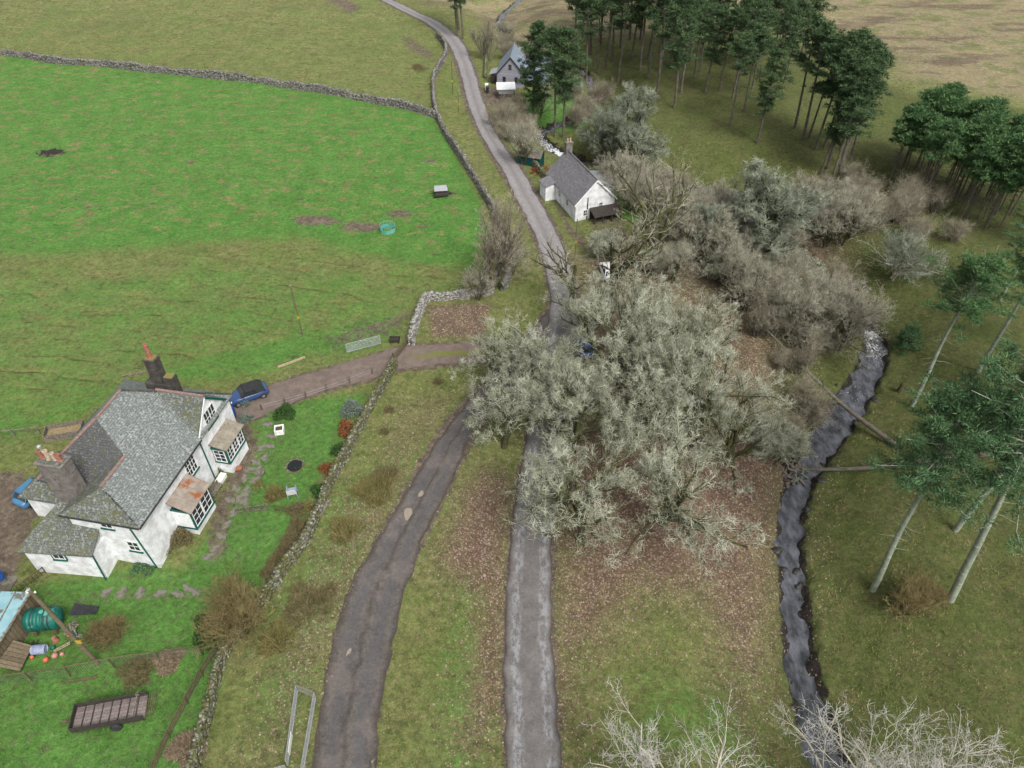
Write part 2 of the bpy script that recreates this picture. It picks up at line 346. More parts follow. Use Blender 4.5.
def W(px, py, dz=0.0):
    """point of the ground seen in direction (px,py)"""
    a = (px - 512) / FPX; b = -(py - 384) / FPX; r = np.array([a, CT + b * ST, -ST + b * CT])
    zs = np.linspace(8, -7, 160); t = (zs - CAMH) / r[2]; g = zs - hfun(r[0] * t, r[1] * t)
    i = int(np.argmax(g <= 0)) if (g <= 0).any() else len(zs) - 1
    i = max(i, 1); f = g[i - 1] / (g[i - 1] - g[i] + 1e-9); tt = t[i - 1] + (t[i] - t[i - 1]) * f
    return np.array([r[0] * tt, r[1] * tt, CAMH + r[2] * tt + dz])
def H(x, y): return float(hfun(np.array([x]), np.array([y]))[0])

# ------------------------------------------------------------------ the ground
def axis(a, b, s, grow, far):
    v = list(np.arange(a, b + s, s)); d = s
    while v[-1] < far: d = min(d * grow, 14); v.append(v[-1] + d)
    return v
xs = axis(0, 46, .36, 1.03, 420); xs = np.array([-x for x in xs[:0:-1]] + xs)
ys = np.array(axis(14, 98, .36, 1.012, 850)); yb = []; d = .4; y = 14.0
while y > -60: y -= d; d = min(d * 1.08, 8); yb.append(y)
ys = np.concatenate([np.array(yb[::-1]), ys])
GX, GY = np.meshgrid(xs, ys); GZ = hfun(GX, GY)
nx, ny = len(xs), len(ys)
idx = np.arange(nx * ny).reshape(ny, nx)
Q = np.stack([idx[:-1, :-1], idx[:-1, 1:], idx[1:, 1:], idx[1:, :-1]], -1).reshape(-1, 4)

def masks(X, Y):
    m = {}
    fieldW = [(-30, 52), (60, 60), (160, 72), (240, 80), (320, 93), (400, 108), (436, 120), (452, 150), (476, 195), (482, 225), (470, 262), (400, 256), (300, 232), (180, 238), (60, 250), (-60, 250), (-200, 200), (-200, 40)]
    m['lush'] = np.minimum(region(fieldW, 5.0, X, Y) * 1.3, 1.0) * region([(-30, 54), (60, 62), (160, 71), (240, 79), (320, 92), (400, 107), (436, 119), (455, 150), (480, 195), (490, 225), (500, 330), (-200, 500), (-300, 40)], .8, X, Y)
    lower = [(-60, 262), (60, 262), (180, 250), (300, 246), (470, 262), (492, 292), (425, 300), (405, 345), (330, 366), (240, 385), (180, 392), (60, 440), (-80, 470)]
    m['lush'] = np.maximum(m['lush'], .46 * region(lower, 6, X, Y))
    lowstrip = [(-60, 420), (60, 400), (200, 350), (330, 318), (400, 300), (420, 300), (402, 340), (330, 362), (240, 382), (180, 390), (60, 430), (-80, 480)]
    m['lush'] = np.maximum(m['lush'], .62 * region(lowstrip, 2.5, X, Y))
    gard = [(250, 410), (300, 398), (370, 392), (350, 430), (320, 490), (290, 545), (255, 600), (235, 640), (205, 730), (195, 800), (-60, 800), (-60, 600), (60, 570), (180, 560), (230, 500), (255, 440)]
    m['lush'] = np.maximum(m['lush'], .66 * region(gard, 1.0, X, Y))
    # grassy track-side verge greens
    m['lush'] = np.maximum(m['lush'], .42 * region([(450, 560), (400, 768), (430, 800), (500, 800), (500, 640), (480, 580)], 2, X, Y))
    m['lush'] = np.maximum(m['lush'], .40 * region([(330, 470), (420, 440), (380, 560), (300, 760), (215, 800), (250, 620)], 2, X, Y))
    m['lush'] = np.maximum(m['lush'], .38 * region([(600, 660), (760, 640), (780, 800), (600, 800)], 3, X, Y))
    m['lush'] = np.maximum(m['lush'], .8 * region([(528, 88), (585, 90), (600, 112), (560, 122), (520, 108)], 1.5, X, Y))
    m['lush'] = np.maximum(m['lush'], .9 * region([(618, 190), (648, 196), (640, 222), (622, 220)], 1, X, Y))
    m['lush'] = np.maximum(m['lush'], .75 * region([(425, 120), (440, 60), (470, 90), (440, 118)], 2, X, Y) * .4)
    t1 = region([(380, -4), (480, 14), (500, 40), (620, 40), (790, 30), (880, 60), (890, 90), (1010, 110), (1100, 130), (1500, 150), (2600, -160), (-900, -160), (300, -60)], 8, X, Y)
    m['tan'] = t1 * 1.0; m_h = .36
    hill = region([(-300, 50), (0, 52), (160, 68), (300, 88), (436, 116), (445, 50), (400, 14), (340, -30), (-300, -120), (-900, -120)], 3, X, Y)
    m['tan'] = np.maximum(m['tan'], m_h * hill + .2 * hill * smooth((Y - 150) / 60))
    m['tan'] = np.maximum(m['tan'], .45 * region([(445, 120), (470, 130), (560, 280), (500, 285), (480, 200)], 2, X, Y))
    m['tan'] = np.maximum(m['tan'], .42 * region([(-60, 262), (60, 268), (180, 256), (300, 252), (380, 258), (300, 320), (120, 370), (-80, 420)], 4, X, Y))
    m['lush'] = np.maximum(m['lush'], .26 * hill)
    m['litter'] = region([(480, 470), (512, 480), (505, 600), (500, 700), (470, 740), (485, 600), (440, 560), (462, 500)], 3.5, X, Y)
    m['litter'] = np.maximum(m['litter'], .95 * region([(552, 430), (800, 430), (790, 500), (775, 590), (760, 680), (735, 660), (700, 600), (640, 600), (600, 640), (570, 660), (552, 760), (556, 600)], 5.5, X, Y, -1))
    m['litter'] = np.maximum(m['litter'], .8 * region([(425, 305), (492, 303), (485, 340), (430, 338)], .9, X, Y))
    m['litter'] = np.maximum(m['litter'], .45 * region([(340, 480), (430, 450), (400, 560), (320, 700), (300, 760), (240, 780), (280, 600)], 2, X, Y))
    m['litter'] = np.maximum(m['litter'], .42 * region([(380, 400), (460, 380), (470, 400), (420, 470), (360, 500)], 2, X, Y))
    m['litter'] = np.maximum(m['litter'], .60 * region([(560, 260), (860, 210), (850, 290), (800, 330), (800, 440), (560, 440)], 4, X, Y, -1.5))
    m['litter'] = np.maximum(m['litter'], .45 * region([(700, 660), (770, 640), (775, 790), (730, 790)], 2, X, Y, -1))
    m['wood'] = region([(785, 790), (770, 600), (765, 500), (720, 330), (690, 240), (640, 200), (600, 180), (560, 165), (560, 120), (620, 60), (800, 60), (900, 110), (1100, 140), (1500, 400), (1500, 900), (815, 900)], 2.5, X, Y, -1.5)
    mud = region([(-100, 480), (22, 470), (45, 500), (20, 560), (0, 600), (-100, 620)], 1, X, Y)
    mud = np.maximum(mud, .75 * region([(205, 425), (250, 415), (262, 450), (235, 500), (225, 560), (200, 560), (215, 500), (240, 450)], .5, X, Y))
    mud = np.maximum(mud, .62 * region([(315, 335), (350, 322), (420, 305), (430, 312), (390, 340), (330, 352)], 1.5, X, Y))
    mud = np.maximum(mud, .85 * region([(478, 92), (500, 84), (520, 98), (500, 106), (480, 106)], .7, X, Y))
    mud = np.maximum(mud, .8 * region([(556, 180), (549, 196), (565, 232), (580, 250), (590, 242), (572, 225), (560, 200)], .8, X, Y))
    mud = np.maximum(mud, .7 * region([(395, 36), (420, 40), (440, 55), (436, 66), (405, 50)], 2, X, Y))
    mud = np.maximum(mud, .75 * region([(322, 8), (345, 3), (368, 14), (350, 22)], 2, X, Y))
    mud = np.maximum(mud, .62 * region([(600, 205), (630, 220), (640, 245), (600, 250), (585, 232)], 1, X, Y))
    for (a, b, rx, ry, k) in [(52, 153, 2.4, 1.4, 1.2), (316, 221, 3.4, 1.5, 1.15), (362, 226, 3.4, 1.5, 1.15), (400, 213, 2.6, 1.2, .95), (430, 161, 1.5, .8, .9), (447, 193, 2, 1.2, .8), (425, 227, 1.6, .6, .8), (80, 200, 2.4, .8, .6), (88, 206, 2, .7, .6), (175, 207, 1.6, .6, .6), (225, 187, 1.5, .8, .6),
                              (110, 145, 2, 1, .55), (146, 135, 2, 1, .6), (190, 163, 1.2, .8, .8), (70, 168, 1.4, .7, .6), (30, 158, 1.5, .6, .6), (300, 200, 1.5, .7, .6), (150, 204, 1.5, .6, .6), (128, 122, 1.4, .8, .7), (95, 115, 1.4, .7, .5), (50, 207, 2, .6, .5), (410, 181, 1, .5, .6), (330, 170, 1.6, 1.2, .45), (140, 183, 1.3, .7, .5), (240, 165, 1.4, .8, .5), (300, 95, 3, 1.5, .4)]:
        p = flat(a, b); mud = np.maximum(mud, k * np.exp(-(((X - p[0]) / rx) ** 2 + ((Y - p[1]) / ry) ** 2)))
    for L, hw in ((ROAD, 1.6), (TRACK, 1.6), (DRIVE, 1.7)):
        d_, _ = pdist(L, X, Y); mud = np.maximum(mud, .95 * np.clip(1 - (d_ - hw) / .9, 0, 1))
    m['mud'] = mud
    dark = np.zeros(X.shape)
    p = flat(52, 153); dark = np.maximum(dark, 1.1 * np.exp(-(((X - p[0]) / 2.6) ** 2 + ((Y - p[1]) / 1.5) ** 2)))
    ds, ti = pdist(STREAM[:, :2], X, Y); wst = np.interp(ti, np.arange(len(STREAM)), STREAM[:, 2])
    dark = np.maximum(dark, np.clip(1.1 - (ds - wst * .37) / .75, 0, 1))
    p = flat(447, 193); dark = np.maximum(dark, .8 * np.exp(-(((X - p[0]) / 2) ** 2 + ((Y - p[1]) / 1) ** 2)))
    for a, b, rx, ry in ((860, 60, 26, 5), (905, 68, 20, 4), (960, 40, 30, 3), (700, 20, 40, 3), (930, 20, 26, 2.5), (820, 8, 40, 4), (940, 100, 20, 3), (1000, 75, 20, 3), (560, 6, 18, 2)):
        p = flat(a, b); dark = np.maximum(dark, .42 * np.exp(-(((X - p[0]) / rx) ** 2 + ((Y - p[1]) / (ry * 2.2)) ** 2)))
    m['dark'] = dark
    gl = region([(240, 395), (300, 400), (270, 480), (250, 560), (190, 580), (30, 590), (60, 570), (200, 560), (220, 480)], 1, X, Y)
    m['worn'] = np.maximum(.42 * region(gard, 1, X, Y), .5 * gl); m['worn'] = np.maximum(m['worn'], .8 * region([(66, 592), (120, 588), (200, 586), (240, 540), (250, 520), (245, 530), (205, 594), (120, 597), (70, 600)], .5, X, Y))
    m['steps'] = np.maximum(region([(-60, 262), (60, 262), (180, 250), (300, 246), (480, 262), (492, 292), (425, 300), (330, 330), (240, 370), (180, 382), (60, 420), (-80, 440)], 4, X, Y), .8 * hill)
    return m
MK = masks(GX, GY)
g = NT('ground_grass_and_earth', .95)
P = g.coord('Object')
nA = g.noise(P, .22, 5, .6); nB = g.noise(P, 1.3, 5, .65); nC = g.noise(P, 6.5, 4, .7); nD = g.noise(P, 22, 3, .7)
br = g.math('ADD', g.math('MULTIPLY', g.math('SUBTRACT', nB, .5), 1.5), g.math('MULTIPLY', g.math('SUBTRACT', nC, .5), .8))
brf = g.math('ADD', g.math('MULTIPLY', g.math('SUBTRACT', nC, .5), 1.3), g.math('MULTIPLY', g.math('SUBTRACT', nD, .5), 1.2))
brl = g.math('ADD', g.math('MULTIPLY', g.math('SUBTRACT', nA, .5), .9), br)
def fac(name, noise, lo=.35, hi=.65): return g.ss(g.math('ADD', g.attr(name), noise), lo, hi)
olive = g.mix(g.ss(nB, .32, .68), S(112, 126, 66), S(140, 142, 88)); olive = g.mix(g.ss(nC, .45, .72), olive, S(156, 148, 106)); olive = g.mix(g.math('MULTIPLY', g.ss(nB, .5, .3), .7), olive, S(88, 104, 50))
olive = g.mix(g.ss(nA, .35, .7), olive, g.mix(.55, olive, S(112, 130, 62)))
olive = g.mix(g.math('MULTIPLY', g.ss(nD, .55, .8), .7), olive, S(78, 84, 40))
lush = g.mix(g.ss(nA, .3, .7), S(76, 138, 52), S(98, 148, 66)); lush = g.mix(g.ss(nC, .4, .75), lush, S(120, 156, 76)); lush = g.mix(g.math('MULTIPLY', g.ss(nB, .52, .7), .75), lush, S(112, 138, 66)); lush = g.mix(g.math('MULTIPLY', g.ss(nB, .48, .3), .5), lush, S(54, 112, 38))
lush = g.mix(g.math('MULTIPLY', g.ss(nD, .5, .8), .6), lush, S(60, 102, 44))
tan = g.mix(g.ss(nB, .3, .7), S(172, 158, 128), S(152, 144, 104)); tan = g.mix(g.ss(nA, .50, .60), tan, S(134, 138, 88)); tan = g.mix(g.math('MULTIPLY', g.ss(g.noise(g.mapv(P, (.35, 1, 1)), .12, 6, .7), .50, .60), .75), tan, S(112, 96, 84)); tan = g.mix(g.ss(nC, .5, .8), tan, S(178, 162, 132))
tan = g.mix(g.math('MULTIPLY', g.ss(nD, .55, .8), .6), tan, S(98, 88, 66))
wood = g.mix(g.ss(nB, .3, .7), S(92, 106, 52), S(116, 120, 70)); wood = g.mix(g.ss(nC, .5, .72), wood, S(110, 96, 68)); wood = g.mix(g.math('MULTIPLY', g.ss(nB, .56, .70), .7), wood, S(104, 90, 66)); wood = g.mix(g.ss(nA, .5, .62), wood, g.mix(.6, wood, S(92, 108, 50)))
wood = g.mix(g.math('MULTIPLY', g.ss(nD, .5, .75), .65), wood, S(76, 76, 46))
vor = g.n('ShaderNodeTexVoronoi'); g.l(P, vor.inputs['Vector']); vor.inputs['Scale'].default_value = 9
vr = g.n('ShaderNodeSeparateColor'); g.l(vor.outputs['Color'], vr.inputs[0])
lit = g.mix(vr.outputs[0], S(116, 94, 78), S(146, 124, 106)); lit = g.mix(g.ss(nC, .45, .7), lit, S(104, 84, 72)); lit = g.mix(g.ss(nB, .5, .7), lit, S(136, 128, 92)); lit = g.mix(g.math('MULTIPLY', g.math('LESS_THAN', vr.outputs[1], .12), .8), lit, S(196, 176, 160))
mudc = g.mix(g.ss(nB, .3, .7), S(142, 128, 110), S(98, 86, 74)); mudc = g.mix(g.ss(nC, .5, .75), mudc, S(150, 138, 120)); mudc = g.mix(g.math('MULTIPLY', g.ss(nD, .5, .8), .6), mudc, S(70, 62, 54))
dk = g.mix(g.ss(nC, .4, .7), S(44, 40, 36), S(78, 68, 60))
c = olive
c = g.mix(fac('wood', brl), c, wood)
c = g.mix(fac('tan', brl, .3, .8), c, tan)
c = g.mix(fac('lush', g.math('MULTIPLY', brl, .8), .22, .7), c, lush)
pt = g.noise(g.mapv(P, (.6, 1, 1)), .75, 5, .7); c = g.mix(g.math('MULTIPLY', g.ss(pt, .52, .60), g.math('MULTIPLY', g.ss(g.attr('lush'), .7, 1.0), .75)), c, S(146, 136, 92))
c = g.mix(fac('worn', br, .4, .7), c, g.mix(.5, c, mudc))
# stepped sheep tracks on the slope: thin dark broken lines
Pw = g.mapv(P, (1, 1, 1), (0, 0, math.radians(14)))
wv = g.n('ShaderNodeTexWave', wave_type='BANDS', bands_direction='Y', wave_profile='SAW'); g.l(Pw, wv.inputs['Vector']); wv.inputs['Scale'].default_value = .11; wv.inputs['Distortion'].default_value = 9; wv.inputs['Detail'].default_value = 3; wv.inputs['Detail Scale'].default_value = .6
Ps = g.mapv(P, (.22, 1.1, 1), (0, 0, math.radians(10))); nS = g.noise(Ps, .9, 4, .6)
steps = g.math('MULTIPLY', g.math('MULTIPLY', g.ss(wv.outputs['Fac'], .80, .98), g.ss(nS, .48, .62)), g.attr('steps'))
c = g.mix(g.math('MULTIPLY', g.ss(nS, .5, .7), g.math('MULTIPLY', g.attr('steps'), .55)), c, S(146, 136, 84))
c = g.mix(g.math('MULTIPLY', steps, .34), c, S(72, 70, 42))
c = g.mix(fac('litter', brf, .32, .66), c, lit)
c = g.mix(fac('mud', br, .45, .7), c, mudc)
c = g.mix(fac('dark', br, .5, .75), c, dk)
# scattered pale dead leaves and stones over the grass
fleck = g.math('MULTIPLY', g.math('LESS_THAN', vr.outputs[2], .035), g.math('GREATER_THAN', g.math('ADD', g.attr('litter'), g.math('MULTIPLY', g.attr('wood'), .0)), .10))
c = g.mix(g.math('MULTIPLY', fleck, .75), c, S(190, 170, 152))
mo = g.n('ShaderNodeMapRange'); g.l(g.noise(P, 2.4, 8, .82), mo.inputs['Value']); mo.inputs['From Min'].default_value = .32; mo.inputs['From Max'].default_value = .68; mo.inputs['To Min'].default_value = .48; mo.inputs['To Max'].default_value = 1.5
mo2 = g.n('ShaderNodeMapRange'); g.l(g.noise(P, .45, 6, .75), mo2.inputs['Value']); mo2.inputs['From Min'].default_value = .35; mo2.inputs['From Max'].default_value = .65; mo2.inputs['To Min'].default_value = .84; mo2.inputs['To Max'].default_value = 1.16
hv_ = g.n('ShaderNodeHueSaturation'); g.l(c, hv_.inputs['Color']); g.l(g.math('MULTIPLY', mo.outputs[0], mo2.outputs[0]), hv_.inputs['Value']); c = hv_.outputs[0]
g.col(c)
hh = g.math('ADD', g.math('MULTIPLY', nB, 1.2), g.math('ADD', g.math('MULTIPLY', nC, .9), g.math('MULTIPLY', nD, .5)))
hh = g.math('SUBTRACT', hh, g.math('MULTIPLY', steps, 1.2))
g.bump(hh, .9, .16)
V = np.stack([GX, GY, GZ], -1).reshape(-1, 3)
ground = npmesh('ground', V, Q, g.m, smooth=True); tag(ground, kind='structure')
for k, a in MK.items():
    at_ = ground.data.attributes.new(k, 'FLOAT', 'POINT'); at_.data.foreach_set('value', a.reshape(-1).astype(np.float32))

# ------------------------------------------------------------------ roads
def strip(name, P, hw, mat, dz, zfun=None, seed=1, rag=.12, nc=9, sub=.35):
    P = spline(P, sub) if P.shape[0] < 5000 else P
    if P.ndim == 2 and P.shape[1] == 3: wd = P[:, 2] / 2; P2 = P[:, :2]
    else: P2 = P; wd = np.full(len(P), hw)
    T = np.gradient(P2, axis=0); T /= np.linalg.norm(T, axis=1)[:, None] + 1e-9; N = np.stack([T[:, 1], -T[:, 0]], 1)
    r = np.random.default_rng(seed); L = np.concatenate([[0], np.cumsum(np.linalg.norm(np.diff(P2, axis=0), axis=1))])
    def ragn(): 
        a = r.normal(0, 1, len(P2)); k = np.ones(3) / 3; b = np.convolve(a, k, 'same'); c_ = np.convolve(r.normal(0, 1, len(P2)), np.ones(15) / 15, 'same') * 2.2
        return rag * (b + c_)
    e0 = ragn(); e1 = ragn(); u = np.linspace(0, 1, nc); Vv = []
    for j in range(nc):
        off = -wd - e0 + (2 * wd + e0 + e1) * u[j]
        Vv.append(P2 + N * off[:, None])
    Vv = np.stack(Vv, 1); n = len(P2)
    Z = (hfun(Vv[..., 0], Vv[..., 1]) if zfun is None else zfun(Vv[..., 0], Vv[..., 1])) + dz
    V3 = np.concatenate([Vv, Z[..., None]], -1).reshape(-1, 3); I = np.arange(n * nc).reshape(n, nc)
    Q = np.stack([I[:-1, :-1], I[:-1, 1:], I[1:, 1:], I[1:, :-1]], -1).reshape(-1, 4)
    o = npmesh(name, V3, Q, mat, smooth=True)
    uv = o.data.uv_layers.new(name='UVMap'); UU = np.stack(np.meshgrid(u, L), -1).reshape(-1, 2)
    li = np.zeros(len(o.data.loops), np.int32); o.data.loops.foreach_get('vertex_index', li); uv.data.foreach_set('uv', UU[li].reshape(-1).astype(np.float32))
    return tag(o, kind='structure')
def bandf(m, u, lo, hi, w=.05): return m.math('MULTIPLY', m.ss(u, lo - w, lo + w), m.math('SUBTRACT', 1.0, m.ss(u, hi - w, hi + w)))
r = NT('worn_tarmac', .8); v = r.coord(); sp = r.n('ShaderNodeSeparateXYZ'); r.l(r.n('ShaderNodeUVMap').outputs[0], sp.inputs[0]); u = r.math('ADD', sp.outputs[0], r.math('MULTIPLY', r.math('SUBTRACT', r.noise(v, .5, 3), .5), .10))
c = r.mix(r.ss(r.noise(v, .8, 5), .3, .7), S(128, 124, 120), S(106, 103, 101)); c = r.mix(r.ss(r.noise(v, 14, 3), .5, .75), c, S(140, 134, 130))
sp2 = r.n('ShaderNodeSeparateXYZ'); r.l(v, sp2.inputs[0]); patch = r.math('ADD', r.noise(r.mapv(v, (1, .45, 1)), 2.2, 6, .8), 0.0)
near = r.ss(sp2.outputs[1], 70, 50)
wear = r.math('MULTIPLY', r.math('ADD', bandf(r, u, .14, .34), bandf(r, u, .72, .90)), r.ss(patch, .44, .58))
c = r.mix(r.math('MULTIPLY', wear, .75), c, S(166, 167, 170))
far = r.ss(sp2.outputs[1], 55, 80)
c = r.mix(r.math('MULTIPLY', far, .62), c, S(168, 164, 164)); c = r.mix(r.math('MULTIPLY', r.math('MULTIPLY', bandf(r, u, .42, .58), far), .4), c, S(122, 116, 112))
edge = r.math('ADD', r.math('SUBTRACT', 1.0, r.ss(u, .0, .1)), r.ss(u, .92, 1.0), True)
c = r.mix(r.math('MULTIPLY', edge, .8), c, S(70, 60, 54))
mo = r.n('ShaderNodeMapRange'); r.l(r.noise(v, 4, 8, .85), mo.inputs['Value']); mo.inputs['From Min'].default_value = .3; mo.inputs['From Max'].default_value = .7; mo.inputs['To Min'].default_value = .72; mo.inputs['To Max'].default_value = 1.28
hv_ = r.n('ShaderNodeHueSaturation'); r.l(c, hv_.inputs['Color']); r.l(mo.outputs[0], hv_.inputs['Value']); c = hv_.outputs[0]; r.col(c); r.bump(r.noise(v, 18, 4), .5, .03)
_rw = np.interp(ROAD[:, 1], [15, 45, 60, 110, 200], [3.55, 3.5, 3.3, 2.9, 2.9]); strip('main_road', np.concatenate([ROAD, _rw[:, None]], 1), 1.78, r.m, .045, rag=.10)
r = NT('gravel_track', .7); v = r.coord(); sp = r.n('ShaderNodeSeparateXYZ'); r.l(r.n('ShaderNodeUVMap').outputs[0], sp.inputs[0]); u = r.math('ADD', sp.outputs[0], r.math('MULTIPLY', r.math('SUBTRACT', r.noise(v, .6, 4), .5), .2))
c = r.mix(r.ss(r.noise(v, 1.1, 6, .7), .3, .7), S(116, 110, 104), S(92, 88, 85)); c = r.mix(r.ss(r.noise(v, 9, 4, .8), .52, .7), c, S(134, 125, 119)); c = r.mix(r.math('MULTIPLY', r.ss(r.noise(v, 25, 2), .5, .7), .6), c, S(66, 60, 60))
rut = r.math('ADD', bandf(r, u, .2, .36), bandf(r, u, .62, .8)); c = r.mix(r.math('MULTIPLY', rut, .55), c, S(98, 97, 99)); c = r.mix(r.math('MULTIPLY', bandf(r, u, .44, .52, .04), .5), c, S(70, 64, 60))
c = r.mix(r.math('MULTIPLY', r.ss(r.noise(v, .35, 3), .5, .62), .5), c, S(128, 118, 112))
edge = r.math('ADD', r.math('SUBTRACT', 1.0, r.ss(u, .0, .14)), r.ss(u, .88, 1.0), True); c = r.mix(r.math('MULTIPLY', edge, .7), c, S(72, 62, 54))
mo = r.n('ShaderNodeMapRange'); r.l(r.noise(v, 4, 8, .85), mo.inputs['Value']); mo.inputs['From Min'].default_value = .3; mo.inputs['From Max'].default_value = .7; mo.inputs['To Min'].default_value = .6; mo.inputs['To Max'].default_value = 1.4
hv_ = r.n('ShaderNodeHueSaturation'); r.l(c, hv_.inputs['Color']); r.l(mo.outputs[0], hv_.inputs['Value']); c = hv_.outputs[0]; r.col(c)
rr_ = r.n('ShaderNodeMapRange'); r.l(rut, rr_.inputs['Value']); rr_.inputs['To Min'].default_value = .85; rr_.inputs['To Max'].default_value = .5; r.l(rr_.outputs[0], r.b.inputs['Roughness'])
r.bump(r.math('SUBTRACT', r.noise(v, 14, 5, .7), r.math('MULTIPLY', rut, .6)), .7, .05)
_tw = np.interp(TRACK[:, 1], [15, 18, 23, 30, 34, 38, 42, 46, 60], [4.3, 4.2, 4.2, 4.2, 3.8, 3.5, 3.1, 2.8, 2.8]); strip('gravel_track', np.concatenate([TRACK, _tw[:, None]], 1), 2.0, r.m, .035, seed=3, rag=.12)
r = NT('driveway_gravel', .9); v = r.coord(); sp = r.n('ShaderNodeSeparateXYZ'); r.l(r.n('ShaderNodeUVMap').outputs[0], sp.inputs[0]); u = r.math('ADD', sp.outputs[0], r.math('MULTIPLY', r.math('SUBTRACT', r.noise(v, .6, 4), .5), .2))
c = r.mix(r.ss(r.noise(v, 1.1, 6, .7), .3, .7), S(138, 122, 112), S(112, 100, 92)); c = r.mix(r.ss(r.noise(v, 12, 4, .8), .52, .75), c, S(160, 148, 138))
spx = r.n('ShaderNodeSeparateXYZ'); r.l(v, spx.inputs[0]); mid = r.math('MULTIPLY', bandf(r, u, .36, .62), r.ss(spx.outputs[0], -12, -7)); c = r.mix(mid, c, S(124, 126, 70)); r.col(c); r.bump(r.noise(v, 14, 5, .7), .6, .05)
strip('driveway', DRIVE, 1.7, r.m, .024, seed=5, rag=.2)
# stream water and foam
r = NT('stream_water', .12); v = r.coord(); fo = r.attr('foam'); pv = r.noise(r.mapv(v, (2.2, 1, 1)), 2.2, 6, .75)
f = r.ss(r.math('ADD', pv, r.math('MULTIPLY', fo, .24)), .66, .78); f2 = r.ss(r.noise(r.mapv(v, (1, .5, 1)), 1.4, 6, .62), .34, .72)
c = r.mix(f2, (.018, .020, .022, 1), (.10, .105, .118, 1)); c = r.mix(f, c, S(225, 228, 232, .85)); r.col(c)  # paler noise streaks: sky reflection painted into the water colour; white is foam
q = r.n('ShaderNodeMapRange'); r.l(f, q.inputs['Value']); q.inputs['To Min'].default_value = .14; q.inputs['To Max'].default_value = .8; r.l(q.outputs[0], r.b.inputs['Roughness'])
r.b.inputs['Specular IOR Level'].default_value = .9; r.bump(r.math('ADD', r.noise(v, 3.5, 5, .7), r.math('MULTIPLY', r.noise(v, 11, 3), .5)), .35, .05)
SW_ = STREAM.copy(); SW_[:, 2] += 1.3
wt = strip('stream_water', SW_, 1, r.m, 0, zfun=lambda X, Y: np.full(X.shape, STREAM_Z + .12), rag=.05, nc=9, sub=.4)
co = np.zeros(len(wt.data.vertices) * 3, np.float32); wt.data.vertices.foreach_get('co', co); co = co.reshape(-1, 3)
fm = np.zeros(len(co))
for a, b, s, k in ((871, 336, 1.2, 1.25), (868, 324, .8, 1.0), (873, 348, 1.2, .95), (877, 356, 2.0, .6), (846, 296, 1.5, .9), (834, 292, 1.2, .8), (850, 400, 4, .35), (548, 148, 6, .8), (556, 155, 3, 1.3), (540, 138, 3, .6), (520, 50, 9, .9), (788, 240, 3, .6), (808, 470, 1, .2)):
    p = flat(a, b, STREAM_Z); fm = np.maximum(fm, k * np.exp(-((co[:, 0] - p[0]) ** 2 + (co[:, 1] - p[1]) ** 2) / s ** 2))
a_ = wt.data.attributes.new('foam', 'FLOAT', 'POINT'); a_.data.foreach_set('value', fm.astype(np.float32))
# muddy puddles on the track
r = NT('muddy_puddle', .15); v = r.coord(); r.col(r.mix(r.noise(v, 2), S(176, 164, 146), S(150, 138, 124))); pm = r.m
def blob_sheet(name, c, rx, ry, rz, mat, dz, seed, kind='structure', n=26):
    rr = np.random.default_rng(seed); ph = rr.uniform(0, 6, 3); V = []
    for i in range(n):
        t = 2 * math.pi * i / n; q = 1 + .16 * math.sin(2 * t + ph[0]) + .1 * math.sin(3 * t + ph[1]) + .07 * math.sin(5 * t + ph[2])
        x, y = rx * q * math.cos(t), ry * q * math.sin(t); V.append((x * math.cos(rz) - y * math.sin(rz) + c[0], x * math.sin(rz) + y * math.cos(rz) + c[1]))
    zc = max(H(x, y) for x, y in V + [tuple(c[:2])]) + dz
    me = bpy.data.meshes.new(name); me.from_pydata([(x, y, zc) for x, y in V], [], [list(range(n))]); me.materials.append(mat); o = bpy.data.objects.new(name, me); COL.objects.link(o)
    return tag(o, kind=kind)
for (a, b, rx, ry, sd_) in ((408, 514, .34, .62, 1), (421, 494, .18, .4, 2), (349, 652, .12, .3, 3)): blob_sheet('puddle', W(a, b), rx, ry, -.25, pm, .042, sd_)

